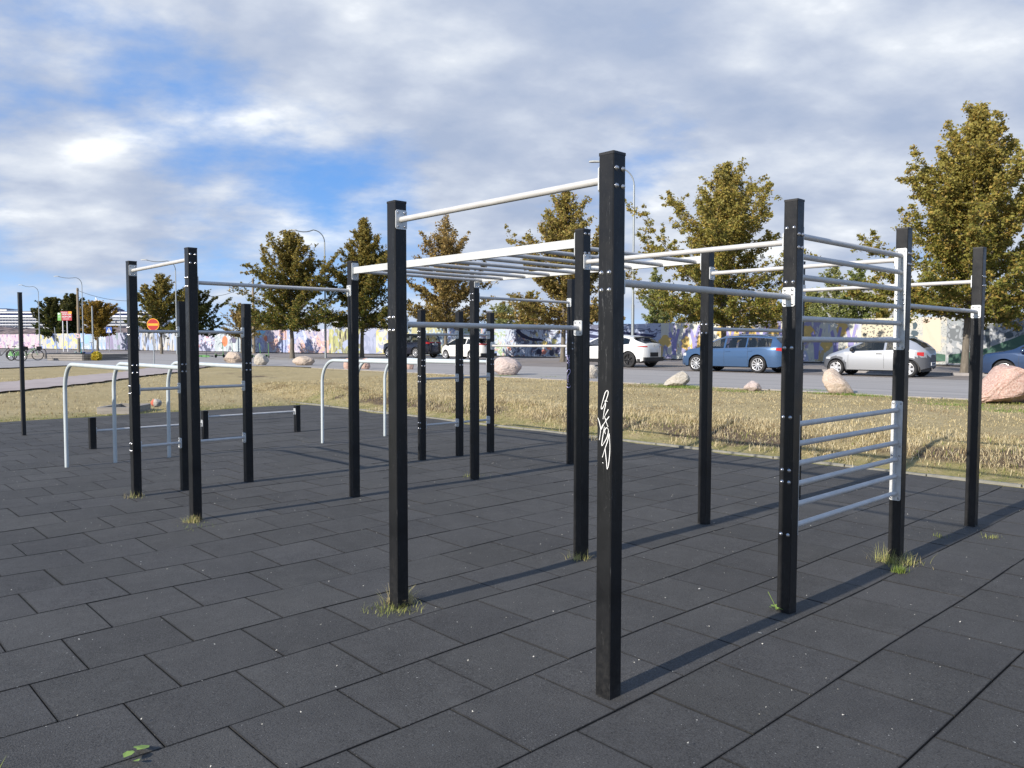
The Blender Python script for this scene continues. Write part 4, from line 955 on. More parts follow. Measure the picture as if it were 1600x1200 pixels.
    def patch(nm, poly, m, off=.006, parent=None, sides=(1, -1), res=6):
        """poly: (x, z) quad corners: bottom rear, bottom front, top front, top rear"""
        for sg_ in sides:
            mb = MB(); vs = []
            for i in range(res+1):
                for j in range(res+1):
                    u, v = i/res, j/res
                    x = (poly[0][0]*(1-u)+poly[1][0]*u)*(1-v)+(poly[3][0]*(1-u)+poly[2][0]*u)*v; z = (poly[0][1]*(1-u)+poly[1][1]*u)*(1-v)+(poly[3][1]*(1-u)+poly[2][1]*u)*v
                    x = min(max(x, xr+.003), xf-.003); y = side_y(x, z); e = 1e-3
                    dy = (side_y(min(x+.01, xf-.001), z)-side_y(max(x-.01, xr+.001), z))/.02
                    n_ = Vector((-dy, 1)).normalized(); vs.append((x+n_.x*off, sg_*(y+n_.y*off), z))
            mb.add(vs, [[i*(res+1)+j, (i+1)*(res+1)+j, (i+1)*(res+1)+j+1, i*(res+1)+j+1] for i in range(res) for j in range(res)], 0, True); mb.build(nm, m, rt)
    for x0, x1, z0, z1 in c.get('tails', []):
        x0 = max(x0, xr+.045); patch('tail_light', [(x0, z0), (x1, z0+.04), (x1, z1), (x0, z1)], M_RED, .008, res=10)
    for x0, x1, z0, z1 in c.get('heads', []): patch('headlight', [(x0, z0), (x1, z0), (x1, z1-.02), (x0, z1)], M_LENS, .008, res=10)
    for x in c.get('lines', []): patch('door_gap', [(x-.004, sill+.06), (x+.004, sill+.06), (x+.004, lerp_tab(belt, x)-.01), (x-.004, lerp_tab(belt, x)-.01)], M_BLK, .002, res=6)
    for x, z in c.get('handles', []): patch('door_handle', [(x-.10, z-.012), (x+.10, z-.012), (x+.10, z+.018), (x-.10, z+.018)], c.get('hm', c['paint']), .022, res=4)
    if c.get('trim'):   # bright strip round the side windows
        mb = MB(); ps = []
        for x in np.linspace(c['sg'][0], c['sg'][1], 30):
            P = row(x); ps.append((x, P[7][0]+.006, P[7][1]+.006))
        for sg_ in (1, -1):
            mb = MB(); mb.tube([(p[0], sg_*p[1], p[2]) for p in ps], .009, 5); mb.build('window_trim', M_CHROME, rt)
            mb = MB(); ps2 = [(x, sg_*(row(x)[6][0]+.005), row(x)[6][1]-.004) for x in np.linspace(c['sg'][0], c['sg'][1], 24)]; mb.tube(ps2, .008, 5); mb.build('window_trim', M_CHROME, rt)
    if c.get('rails'):
        for sg_ in (1, -1):
            mb = MB(); ps = []
            for k, x in enumerate(np.linspace(c['rails'][0], c['rails'][1], 14)):
                P = row(x); ps.append((x, sg_*(P[8][0]-.03), P[8][1]+(.045 if 0 < k < 13 else .0)))
            mb.tube(ps, .014, 6); mb.build('roof_rail', M_CHROME, rt)
    if c.get('spoiler'):
        x0, z0, ln, ww = c['spoiler']; mb = MB(); mb.box((x0-ln/2, 0, z0), (ln, ww, .035), 0, Matrix.Rotation(-.12, 3, 'Y'), .03); mb.build('spoiler', c.get('spm', c['paint']), rt)
    # mirrors
    mx = c['mirror']
    for sg_ in (1, -1):
        mb = MB(); y = side_y(mx, lerp_tab(belt, mx)-.01); T = Matrix.Translation((mx, sg_*(y+.10), lerp_tab(belt, mx)+.06))
        mb.lathe([(.0001, -.11), (.045, -.10), (.07, -.05), (.075, .02), (.06, .07), (.0001, .09)], 10, T @ Matrix.Rotation(math.pi/2, 4, 'X') @ Matrix.Scale(.75, 4, (0, 0, 1)), 0)
        mb.tube([(mx, sg_*(y-.01), lerp_tab(belt, mx)), (mx, sg_*(y+.07), lerp_tab(belt, mx)+.045)], .018, 6); mb.build('wing_mirror', c.get('mm', M_BLK), rt)
    # plates
    if c.get('plate'):
        zp = c['plate']; mb = MB(); mb.box((xr+.004, 0, zp), (.03, .46, .11), 0, None); o = mb.build('number_plate', M_PLATEW, rt)
        mb = MB()
        for k in range(6): mb.box((-.017+xr+.004, -.15+.06*k, zp), (.004, .035, .06))
        mb.build('plate_characters', M_BLK, o)
    for (x0, z0, dx, dy, dz, m_) in c.get('rearbits', []):
        mb = MB(); mb.box((xr+x0, 0, z0), (dx, dy, dz), 0, None, .02); mb.build('rear_trim', m_, rt)
    # wheels
    for xw in (-wb/2, wb/2):
        for sg_ in (1, -1):
            tw = .215; yc = hw-tw/2-.025
            whl = empty('wheel', (xw, sg_*yc, wr), 0, rt); M = Matrix.Rotation(-math.pi/2*sg_, 4, 'X'); rr_ = wr*c.get('rimf', .70)
            mb = MB(); mb.lathe([(rr_, -tw/2+.02), (wr-.03, -tw/2), (wr-.006, -tw/2+.025), (wr, -tw/4), (wr, tw/4), (wr-.006, tw/2-.025), (wr-.03, tw/2), (rr_, tw/2-.012), (rr_-.01, tw/2-.03), (rr_-.01, -tw/2+.03), (rr_, -tw/2+.02)], 40, M); mb.build('tyre', M_TYRE, whl)
            mb = MB(); rm = c['rim']
            mb.lathe([(rr_, tw/2-.016), (rr_-.012, tw/2-.010), (rr_-.024, tw/2-.028), (rr_-.03, -.02), (rr_-.034, -.02)], 40, M)
            ns = c.get('spokes', 10)
            for k in range(ns):
                a = 2*math.pi*k/ns; wdt = c.get('sw', .028)
                vs = [M @ Matrix.Rotation(a, 4, 'Z') @ Vector(p) for p in ((.03, -wdt*.8, tw/2-.035), (.03, wdt*.8, tw/2-.035), (rr_-.015, wdt, tw/2-.022), (rr_-.015, -wdt, tw/2-.022), (.03, -wdt*.8, tw/2-.065), (.03, wdt*.8, tw/2-.065), (rr_-.015, wdt, tw/2-.05), (rr_-.015, -wdt, tw/2-.05))]
                mb.add(vs, [[0, 1, 2, 3], [0, 3, 7, 4], [1, 5, 6, 2]])
            mb.lathe([(.0001, tw/2-.022), (.045, tw/2-.024), (.055, tw/2-.045)], 16, M)
            o = mb.build('rim', rm, whl)
            mb = MB(); mb.lathe([(.0001, tw/2-.085), (rr_-.03, tw/2-.085)], 24, M); mb.build('brake_disc', M_BLK, whl)
    return rt
def place(rt, xr_, Yr, head, wb, hw, z=ROAD_Z):
    """near-side rear wheel stands at (xr_, Yr); head = angle of the nose left of straight ahead"""
    d = Vector((-math.sin(head), math.cos(head), 0)); left = Vector((-d.y, d.x, 0))
    # the car's left side faces the park
    c_ = Vector((xr_, Yr, z))+d*wb/2-left*(hw-.1); rt.location = c_; rt.rotation_euler = (0, 0, math.atan2(d.y, d.x))
GC = 'cars parked along the road'
hA = math.radians(43.1)
P_SILVER = paint('silver_paint', (.44, .45, .46), .55, .35); P_BLUE = paint('blue_paint', (.055, .115, .225), .45, .32); P_WHITE = paint('white_paint', (.72, .72, .70), 0, .3)
P_NAVY = paint('black_blue_paint', (.010, .013, .026), .3, .25); P_DBLUE = paint('dark_blue_paint', (.030, .058, .125), .45, .28); P_WHITE2 = paint('cream_white_paint', (.74, .74, .71), 0, .3)
M_CLAD = mat('grey_bumper_plastic', (.085, .09, .10), .55); M_CLADB = mat('black_cladding', (.02, .02, .022), .5)
# small silver hatchback, 3.62 m
ka = dict(L=3.62, W=1.64, wb=2.45, wr=.285, fo=.60, pe=6, lean=.46, paint=P_SILVER,
 top=[(-1.795, .55), (-1.79, .78), (-1.70, .98), (-1.42, 1.20), (-1.12, 1.345), (-.70, 1.395), (-.30, 1.40), (.05, 1.37), (.30, 1.29), (.95, .985), (1.20, .90), (1.50, .80), (1.72, .68), (1.80, .60), (1.825, .50)],
 belt=[(-1.80, .92), (-1.3, .94), (0, .90), (.95, .86), (1.4, .72), (1.825, .48)], sg=(-1.18, .72), pillars=[(-.50, -.42)], ws=(.30, .97), rg=(-1.64, -1.12), rim=M_RIM, spokes=6, sw=.045,
 tails=[(-1.66, -1.48, .72, .86)], heads=[(1.44, 1.64, .60, .68)], lines=[.78, -.44], handles=[(-.28, .80)], hm=M_BLK, mirror=.62, plate=.46, sill=.23,
 clad=lambda x, z, j: (x < -1.02 and z < .70-.14*min(1, max(0, (x+1.45)/.4))+0) or (x > 1.02 and z < .66-.10*max(0, x-1.3)) or (z < .27) or (abs(abs(x)-1.225) < .40 and z < .285+math.sqrt(max(0, .40**2-(abs(x)-1.225)**2))+.02), cladm=M_CLAD)
o = make_car('parked_car', ka); place(o, 13.5, 26.9, math.radians(46), 2.45, .82); tag(o, 'small silver two door hatchback with dark grey plastic bumpers', 'car', GC)
# blue estate, 4.77 m
pa = dict(L=4.77, W=1.83, wb=2.79, wr=.335, fo=.92, pe=9, lean=.40, paint=P_BLUE,
 top=[(-2.455, .60), (-2.45, .92), (-2.40, 1.02), (-2.30, 1.12), (-2.05, 1.375), (-1.90, 1.43), (-1.2, 1.475), (-.4, 1.49), (.15, 1.455), (.50, 1.36), (1.15, 1.045), (1.35, 1.0), (1.8, .93), (2.15, .80), (2.28, .68), (2.315, .55)],
 belt=[(-2.455, .88), (-2.2, 1.02), (-1.2, .985), (0, .95), (1.15, .915), (1.8, .86), (2.315, .52)], sg=(-1.92, .98), pillars=[(-.93, -.87), (.02, .10)], ws=(.50, 1.2), rg=(-2.32, -2.02), rim=M_RIM, spokes=10, sw=.020, rimf=.72,
 tails=[(-2.44, -2.12, .84, .98)], heads=[(1.90, 2.24, .64, .76)], lines=[.98, .06, -.98], handles=[(-.10, .84), (-1.06, .86)], hm=P_BLUE, mirror=.86, plate=.72, sill=.24, trim=True, rails=(-1.75, .2),
 clad=lambda x, z, j: z < .285, cladm=M_CLADB, mm=P_BLUE)
o = make_car('parked_car', pa); place(o, .3114*30.6, 30.6, hA, 2.79, .915); tag(o, 'metallic blue estate car with roof rails and ten spoke wheels', 'car', GC)
# white electric crossover, 4.68 m
ja = dict(L=4.68, W=1.895, wb=2.99, wr=.375, fo=.86, pe=8, lean=.44, paint=P_WHITE,
 top=[(-2.325, .62), (-2.32, .92), (-2.28, 1.10), (-2.22, 1.16), (-1.75, 1.35), (-1.60, 1.42), (-1.1, 1.52), (-.3, 1.565), (.35, 1.53), (.75, 1.40), (1.42, 1.08), (1.8, .99), (2.15, .88), (2.33, .76), (2.355, .60)],
 belt=[(-2.325, .90), (-1.9, 1.14), (-1.3, 1.08), (0, 1.02), (1.4, .96), (2.0, .86), (2.355, .56)], sg=(-1.52, 1.10), pillars=[(-.62, -.54), (.16, .24)], ws=(.70, 1.44), rg=(-2.2, -1.62), rim=M_RIMD, spokes=5, sw=.035, rimf=.70, gap=.045,
 tails=[(-2.31, -1.92, .96, 1.02)], heads=[(1.9, 2.28, .74, .84)], lines=[1.1, .2, -.72], handles=[], mirror=1.0, plate=.60, sill=.27, spoiler=(-1.52, 1.43, .35, 1.15), spm=M_BLK, rearbits=[(.02, .52, .06, .78, .22, M_BLK), (.05, .36, .12, 1.5, .16, M_CLADB), (.0, 1.08, .04, .12, .03, M_CHROME)],
 clad=lambda x, z, j: z < .36 or (abs(abs(x)-1.495) < .43 and z < .375+math.sqrt(max(0, .425**2-(abs(x)-1.495)**2))), cladm=M_CLADB, mm=P_WHITE)
ja['rearbits'] = [(.0, .62, .05, .62, .20, M_BLK), (.04, .40, .12, 1.45, .18, M_CLADB), (-.006, 1.03, .03, .12, .03, M_CHROME)]; ja['plate'] = .64
o = make_car('parked_car', ja); place(o, .1479*37.3, 37.3, hA, 2.99, .95); tag(o, 'white crossover with dark wheels and black rear bumper, right of the tallest post', 'car', GC)
# dark suv, 4.9 m
bm_ = dict(L=4.89, W=1.98, wb=2.94, wr=.375, fo=.90, pe=9, lean=.34, paint=P_NAVY,
 top=[(-2.52, .62), (-2.515, .98), (-2.46, 1.15), (-2.25, 1.52), (-2.10, 1.66), (-1.4, 1.73), (-.3, 1.755), (.30, 1.70), (.62, 1.58), (1.25, 1.20), (1.5, 1.13), (1.95, 1.05), (2.28, .92), (2.35, .78), (2.37, .60)],
 belt=[(-2.52, .96), (-2.3, 1.16), (-1.2, 1.12), (0, 1.08), (1.25, 1.05), (2.0, .96), (2.37, .58)], sg=(-2.02, 1.02), pillars=[(-.98, -.9), (.0, .08)], ws=(.6, 1.28), rg=(-2.47, -2.16), rim=M_RIM, spokes=10, sw=.018, rimf=.7,
 tails=[(-2.50, -2.22, 1.00, 1.14)], heads=[(2.0, 2.32, .80, .92)], lines=[1.0, .04, -.95], handles=[(-.1, 1.0), (-1.05, 1.02)], hm=P_NAVY, mirror=.9, plate=.98, sill=.30, trim=True, rearbits=[(.03, .40, .10, 1.2, .14, M_CLADB), (-.006, 1.10, .03, .10, .05, M_CHROME)], clad=lambda x, z, j: z < .36, cladm=M_CLADB, mm=P_NAVY)
o = make_car('parked_car', bm_); hb = math.radians(50); Yb = 56.5; o_ = (650-800)/F_PX*Yb; place(o, o_, Yb, hb, 2.94, .99, .52); tag(o, 'black and dark blue sports utility car farthest left in the row', 'car', GC)
# rounded white hatchback
wh = dict(L=4.35, W=1.80, wb=2.65, wr=.315, fo=.86, pe=5, lean=.42, paint=P_WHITE2,
 top=[(-2.165, .60), (-2.16, .95), (-2.08, 1.06), (-1.95, 1.12), (-1.60, 1.33), (-1.45, 1.40), (-.8, 1.50), (-.1, 1.53), (.40, 1.47), (.75, 1.34), (1.40, 1.03), (1.7, .94), (1.98, .80), (2.12, .66), (2.185, .50)],
 belt=[(-2.165, .9), (-1.8, 1.08), (-1.0, 1.02), (0, .98), (1.4, .94), (1.8, .80), (2.185, .48)], sg=(-1.60, 1.15), pillars=[(-.82, -.74), (.10, .18)], ws=(.70, 1.42), rg=(-2.0, -1.48), rim=M_RIM, spokes=8, sw=.024,
 tails=[(-2.15, -1.80, .98, 1.08)], heads=[(1.65, 2.0, .64, .78)], lines=[1.1, .14, -.8], handles=[(.0, .86), (-.92, .88)], hm=P_WHITE2, mirror=1.02, plate=.82, sill=.22, spoiler=(-1.42, 1.40, .42, 1.2), spm=M_BLK, clad=lambda x, z, j: z < .27, cladm=M_CLADB)
wh['rearbits'] = [(-.004, 1.04, .10, 1.35, .05, M_BLK), (.05, .36, .10, 1.4, .18, M_CLADB)]
o = make_car('parked_car', wh); Yw = 52.0; place(o, (737-800)/F_PX*Yw, Yw, math.radians(44), 2.65, .90, .48); tag(o, 'rounded white hatchback with black rear spoiler behind the granite dome boulder', 'car', GC)
# dark blue saloon at the right edge
db = dict(L=4.38, W=1.74, wb=2.51, wr=.315, fo=.86, pe=9, lean=.42, paint=P_DBLUE,
 top=[(-2.26, .62), (-2.25, .92), (-2.20, 1.0), (-1.6, 1.06), (-1.45, 1.08), (-.85, 1.38), (-.3, 1.43), (.2, 1.40), (.42, 1.33), (1.02, 1.01), (1.3, .94), (1.8, .86), (2.02, .74), (2.09, .62), (2.115, .50)],
 belt=[(-2.26, .88), (-1.4, .93), (0, .90), (1.0, .87), (1.8, .80), (2.115, .48)], sg=(-1.18, .80), pillars=[(-.86, -.8), (-.06, .02)], ws=(.42, 1.05), rg=(-1.47, -.86), rim=M_RIM, spokes=6, sw=.04,
 tails=[(-2.25, -2.0, .78, .92)], heads=[(1.88, 2.08, .64, .76)], lines=[.84, -.02, -.95], handles=[(-.16, .80)], hm=P_DBLUE, mirror=.72, plate=.75, sill=.22, clad=lambda x, z, j: z < .24, cladm=M_CLADB, mm=P_DBLUE)
o = make_car('parked_car', db); Yf = 24.9; fx = .623*Yf; dd_ = Vector((-math.sin(hA), math.cos(hA))); place(o, fx-dd_.x*2.51, Yf-dd_.y*2.51, hA, 2.51, .87); tag(o, 'dark blue saloon at the right edge, only its front in view', 'car', GC)
# ------------------------------------------------------------------ painted hoarding
FH = 2.42
def pxY(px, Y): return Vector(((px-800)/F_PX*Y, Y, 0))
FV = [(1720, 33.5), (1450, 41.0), (1050, 54.3), (640, 72.5), (400, 89.7), (160, 117.0), (0, 141.0), (-70, 153.0)]    # corners of the hoarding (bearing, distance ahead)
def fence_pt(px):
    for (p0, y0), (p1, y1) in zip(FV[:-1], FV[1:]):
        if p1 <= px <= p0:
            A_, B_ = pxY(p0, y0), pxY(p1, y1); k = (px-800)/F_PX      # intersect bearing with the straight wall
            d = B_-A_; t = (k*A_.y-A_.x)/(d.x-k*d.y); return A_+d*t
FZ = lambda px: .50
def mural(name, base, layers, seed, var=.1):
    m = mat(name, base, .75); t, b, L = tune(m); co = t.n('ShaderNodeTexCoord').outputs['Object']; base = tuple(min(.60, x*.95)*(.80 if seed >= 12 else 1.0) for x in base); layers = [(l[0], l[1]-(.030 if seed >= 12 else .012) if l[4] == 'n' else l[1], tuple(v*.85 for v in l[2]), l[3], l[4]) for l in layers]; c = t.mix(t.maprange(t.noise(co, 1.3, 4, .6), .35, .65), base, tuple(min(1, x*(1-var)) for x in base))
    for i, (sc, thr, col, st, kind) in enumerate(layers):
        sxz = t.n('ShaderNodeSeparateXYZ', i_0=co); cxy = t.n('ShaderNodeCombineXYZ', i_0=sxz.outputs[0], i_1=sxz.outputs[2]); mp = t.n('ShaderNodeMapping', i_Vector=cxy.outputs[0]); mp.inputs['Location'].default_value = (seed*3.7+i*11.3, i*5.1, 0); mp.inputs['Scale'].default_value = (st[0], st[1], 1)
        if kind == 'n': f = t.maprange(t.noise(mp.outputs[0], sc, 3, .55, .6), thr-.062, thr-.05)
        elif kind == 'l': f = t.m('LESS_THAN', t.m('ABSOLUTE', t.m('SUBTRACT', t.noise(mp.outputs[0], sc, 2, .5, 1.0), .5)), thr)
        elif kind == 'd':
            v = t.n('ShaderNodeTexVoronoi', voronoi_dimensions='2D', i_Vector=mp.outputs[0], i_Scale=sc); f = t.m('LESS_THAN', v.outputs['Distance'], thr)
        elif kind == 's':
            v = t.n('ShaderNodeTexVoronoi', voronoi_dimensions='2D', i_Vector=mp.outputs[0], i_Scale=sc, distance='CHEBYCHEV'); sx = t.n('ShaderNodeSeparateXYZ', i_0=v.outputs['Color']); f = t.m('GREATER_THAN', sx.outputs[0], thr)
        c = t.mix(t.m('MULTIPLY', f, .92), c, col)
    c = t.mix(.02 if seed >= 12 else .12, c, (.52, .52, .53)); c = t.mix(t.maprange(t.noise(co, 5, 5, .7), .4, .8, 0, .18), c, (.25, .24, .22))
    L.new(c, b.inputs['Base Color']); return m
WHT = (.66, .66, .66); LAV = (.50, .52, .70); VIO = (.27, .25, .47); OCH = (.60, .42, .14); CRM = (.66, .63, .54)
SECT = [  # px from, px to, material
 (1720, 1478, mural('mural_grey_hills', (.43, .45, .46), [(.55, .54, (.30, .33, .35), (1, 1.2), 'n'), (1.2, .035, (.10, .12, .13), (1, 1), 'l'), (1.6, .64, (.56, .56, .54), (1, 1), 'n')], 1), 'grey painted boards with dark green hills'),
 (1478, 1395, mural('mural_cream', (.58, .55, .46), [(1.1, .60, (.46, .48, .46), (1, 1), 'n'), (6, .17, (.22, .24, .20), (1.0, 1.4), 'd'), (1.6, .66, (.62, .56, .44), (1, 1), 'n')], 2), 'cream painted boards with a dark tree and a tan tower'),
 (1395, 1345, mural('mural_dots', (.64, .57, .40), [(5.5, .26, (.10, .09, .07), (1.0, 1.3), 'd')], 3), 'beige boards with many black dots'),
 (1345, 1032, mural('mural_violet_ochre', CRM, [(1.0, .66, LAV, (1.5, .45), 'n'), (.95, .625, VIO, (1.5, .42), 'n'), (.85, .66, OCH, (1.0, .7), 'n'), (2.2, .70, (.62, .62, .62), (1.5, .5), 'n')], 4), 'cream boards with violet stems and ochre flowers'),
 (1032, 872, mural('mural_blue_black', (.36, .44, .66), [(.7, .58, (.46, .52, .70), (1, 1), 'n'), (1.1, .022, (.02, .03, .10), (.35, 1.6), 'l'), (2.2, .66, (.03, .04, .14), (.8, 1.5), 'n')], 5), 'blue boards with black lines'),
 (872, 790, mural('mural_pale_blue_birds', (.46, .52, .68), [(1.2, .63, (.03, .03, .07), (.8, 1.1), 'n'), (1.9, .70, (.62, .22, .12), (1, 1), 'n'), (2.1, .69, (.66, .55, .20), (1, 1), 'n'), (1.4, .028, (.05, .05, .12), (1, 1), 'l')], 6), 'pale blue boards with black birds and small red flowers'),
 (790, 700, mural('mural_blue_leaves', (.42, .52, .70), [(1.0, .58, (.30, .42, .16), (1, 1), 'n'), (1.1, .60, (.16, .24, .50), (1, 1), 'n'), (1.5, .66, (.62, .34, .32), (1, 1), 'n'), (2.2, .030, WHT, (1, 1), 'l')], 7), 'blue boards with green and pink blobs'),
 (700, 622, mural('mural_teal', (.46, .56, .58), [(.9, .57, (.44, .40, .14), (1, 1), 'n'), (1.2, .62, (.22, .30, .44), (1, 1), 'n')], 8), 'grey blue boards with olive patches'),
 (622, 588, mural('mural_yellow', (.58, .50, .16), [(1.0, .56, (.68, .66, .52), (1, .7), 'n'), (1.3, .62, (.30, .34, .50), (1, 1), 'n')], 9), 'yellow boards with pale patches'),
 (588, 568, mural('mural_slate', (.24, .28, .42), [(1.1, .56, (.36, .40, .56), (1, 1), 'n')], 10), 'slate blue boards'),
 (568, 514, mural('mural_green_drips', (.52, .50, .20), [(.9, .55, (.38, .40, .12), (1, .8), 'n'), (1.6, .60, (.10, .10, .06), (1.6, .35), 'n'), (.8, .60, (.34, .40, .60), (1, 1), 'n')], 11), 'yellow green boards with dark drips'),
 (514, 403, mural('mural_pastel_patchwork', (.60, .54, .62), [(.75, .62, (.68, .42, .34), (1, 1), 's'), (.62, .66, (.38, .46, .70), (1, 1), 's'), (.9, .018, (.20, .22, .45), (1, 1), 'l'), (1.4, .68, (.66, .66, .70), (1, 1), 'n')], 12), 'pastel patchwork boards in pink, blue and orange'),
 (403, 336, mural('mural_pale_blue', (.52, .60, .74), [(.9, .61, (.64, .68, .76), (1, 1), 'n'), (1.6, .68, (.10, .10, .16), (1, 1), 'n')], 13), 'pale blue boards with an orange shape'),
 (336, 282, mural('mural_lavender_marks', (.46, .48, .68), [(1.3, .60, (.04, .05, .12), (1, .8), 'n'), (1.0, .62, (.60, .62, .76), (1, 1), 'n'), (1.8, .72, (.60, .28, .30), (1, 1), 'n')], 14), 'lavender boards with black marks'),
 (282, 214, mural('mural_white_stems', (.60, .62, .66), [(1.1, .59, (.05, .06, .09), (1.5, .35), 'n'), (.9, .64, (.58, .50, .38), (1.4, .4), 'n'), (1.2, .64, (.36, .46, .70), (1.2, .4), 'n')], 15), 'white boards with black stems'),
 (214, 166, mural('mural_lavender_figures', (.46, .48, .68), [(.8, .62, (.26, .22, .36), (1.3, .35), 'n'), (1.1, .64, (.16, .24, .24), (1, .6), 'n')], 16), 'lavender boards with dark wavy figures'),
 (166, 122, mural('mural_light_blue', (.48, .56, .70), [(.8, .58, (.30, .46, .76), (1, .6), 'n'), (1.2, .66, (.66, .68, .72), (1, 1), 'n')], 17), 'light blue boards'),
 (122, 62, mural('mural_yellow_blue_white', (.64, .64, .58), [(.8, .60, (.66, .60, .24), (1, 1), 'n'), (.9, .62, (.26, .36, .66), (1, 1), 'n')], 18), 'white boards with yellow and blue shapes'),
 (62, -70, mural('mural_pink_white', (.66, .62, .66), [(.8, .60, (.66, .44, .54), (1, 1), 'n'), (1.1, .66, (.30, .22, .40), (1, 1), 'n')], 19), 'white boards with pink and violet shapes'),
]
hoard = empty('painted_hoarding', (fence_pt(640).x, fence_pt(640).y, FZ(0))); tag(hoard, 'long board hoarding painted with colourful murals behind the parked cars', 'fence')
M_BOARDEDGE = mat('board_edge', (.05, .045, .04), .9)
for x0, x1, m_, lab in SECT:
    brk = [x0]+[p for p, _ in FV if x1 < p < x0]+[x1]
    for q0, q1 in zip(brk[:-1], brk[1:]):
        A_, B_ = fence_pt(q0), fence_pt(q1); d = B_-A_; ln = d.length; d.normalize(); rz = math.atan2(d.y, d.x)
        mb = MB(); npan = max(1, round(ln/1.22)); r = np.random.RandomState(int(q0)+100)
        for k in range(npan):
            w_ = ln/npan; dz = r.uniform(-.02, .02); mb.box(((k+.5)*w_, r.uniform(-.004, .004), FH/2+dz), (w_-.008, .02, FH))
        o = mb.build('mural_board', m_, hoard, A_-hoard.location+Vector((0, 0, FZ(0)+.06)), rz); o['label'] = lab
        mb = MB(); mb.box((ln/2, -.05, .40), (ln, .05, .10)); mb.box((ln/2, -.05, FH-.3), (ln, .05, .10))
        for k in range(npan+1): mb.box((k*ln/npan, -.10, FH/2-.15), (.05, .06, FH+.1))
        mb.box((ln/2, .02, -.02), (ln, .10, .10)); mb.build('timber_support', M_BOARDEDGE, hoard, A_-hoard.location+Vector((0, 0, FZ(0))), rz)
# larger painted figures (flat shapes painted on the boards)
def painted(poly, col, off=.018, nm='painted_shape'):
    """poly in photo bearings / height fraction on the wall"""
    mid = sum(p[0] for p in poly)/len(poly); A_ = fence_pt(mid); B_ = fence_pt(mid-4); d = (B_-A_).normalized(); nrm = Vector((d.y, -d.x, 0))
    if nrm.dot(Vector((A_.x, A_.y, 0))) > 0: nrm = -nrm
    vs = []
    for px_, hf in poly:
        q = fence_pt(px_)+nrm*off; vs.append(q-hoard.location+Vector((0, 0, FZ(0)+.06+hf*FH)))
    mb = MB(); mb.add(vs, [list(range(len(vs)))]); key = 'paint_%d_%d_%d' % tuple(int(c*100) for c in col); m = bpy.data.materials.get(key) or mat(key, col, .75); mb.build(nm, m, hoard)
def blob(cx, ch, rx, rh, seed, n=14, j=.25):
    r = np.random.RandomState(seed); return [(cx+rx*math.cos(2*math.pi*k/n)*(1+r.uniform(-j, j)), min(.99, max(.01, ch+rh*math.sin(2*math.pi*k/n)*(1+r.uniform(-j, j))))) for k in range(n)]
GRN = (.055, .12, .085); 
painted([(1700, .03), (1700, .55), (1640, .66), (1600, .62), (1575, .50), (1545, .36), (1515, .26), (1482, .20), (1482, .03)], GRN, .018)
painted([(1477, .20), (1455, .24), (1430, .20), (1412, .22), (1400, .28), (1400, .12), (1425, .06), (1477, .06)], GRN)
painted([(1442, .24), (1440, .97), (1468, .97), (1470, .30), (1460, .24)], (.60, .50, .39), .016)
for i in range(6): painted([(1444, .34+i*.10), (1455, .30+i*.10), (1466, .35+i*.10), (1466, .38+i*.10), (1455, .335+i*.10), (1444, .37+i*.10)], (.42, .27, .18) if i % 2 else (.34, .24, .18), .020)
for i in range(14):
    rq = np.random.RandomState(1200+i); painted(blob(1478+rq.uniform(2, 60), rq.uniform(.55, .95), rq.uniform(1.5, 4), rq.uniform(.015, .04), 1200+i, 9, .4), (.30, .33, .34), .019)
for i, (cx, ch, rx, rh) in enumerate([(1428, .82, 4, .07), (1428, .66, 7, .06), (1424, .54, 9, .06), (1430, .44, 12, .07), (1424, .36, 8, .05)]): painted(blob(cx, ch, rx, rh, i), (.06, .09, .11), .020)
for i, (cx, ch, rx, rh) in enumerate([(1541, .62, 3, .14), (1544, .46, 3, .14), (1575, .60, 8, .06), (1590, .72, 7, .08), (1582, .82, 6, .05), (1610, .66, 10, .10), (1630, .8, 12, .08)]): painted(blob(cx, ch, rx, rh, i+20), (.07, .09, .10) if i != 5 else (.42, .42, .40), .021)
painted(blob(352, .50, 4.5, .26, 41, 14, .15), (.62, .18, .08)); painted(blob(366, .55, 4.5, .14, 42), (.10, .10, .16)); painted(blob(416, .62, 3, .12, 43), (.60, .20, .10))
painted([(402, .98), (416, .98), (412, .72), (402, .66)], (.24, .52, .72)); painted(blob(136, .6, 4.5, .28, 44, 12, .08), (.26, .42, .72))
for i, (cx, ch) in enumerate([(540, .72), (548, .66), (553, .74), (560, .68), (532, .74)]): painted(blob(cx, ch, 1.4, .20, 50+i), (.07, .06, .05))
painted([(905, .95), (900, .88), (960, .80), (1018, .68), (1026, .62), (1020, .60), (960, .73), (905, .82)], (.02, .025, .08)); painted([(918, .72), (970, .55), (1028, .36), (1026, .30), (968, .46), (920, .60)], (.02, .025, .08))
painted([(808, .95), (816, .76), (828, .62), (846, .56), (850, .50), (832, .50), (816, .60), (806, .80)], (.02, .02, .05))
for i, (cx, ch, c_) in enumerate([(851, .42, (.66, .50, .16)), (858, .30, (.62, .20, .12)), (866, .48, (.60, .55, .2)), (850, .14, (.55, .2, .15)), (862, .12, (.05, .05, .08)), (842, .14, (.03, .03, .06)), (871, .20, (.05, .05, .1))]): painted(blob(cx, ch, 4, .09, 70+i), c_)
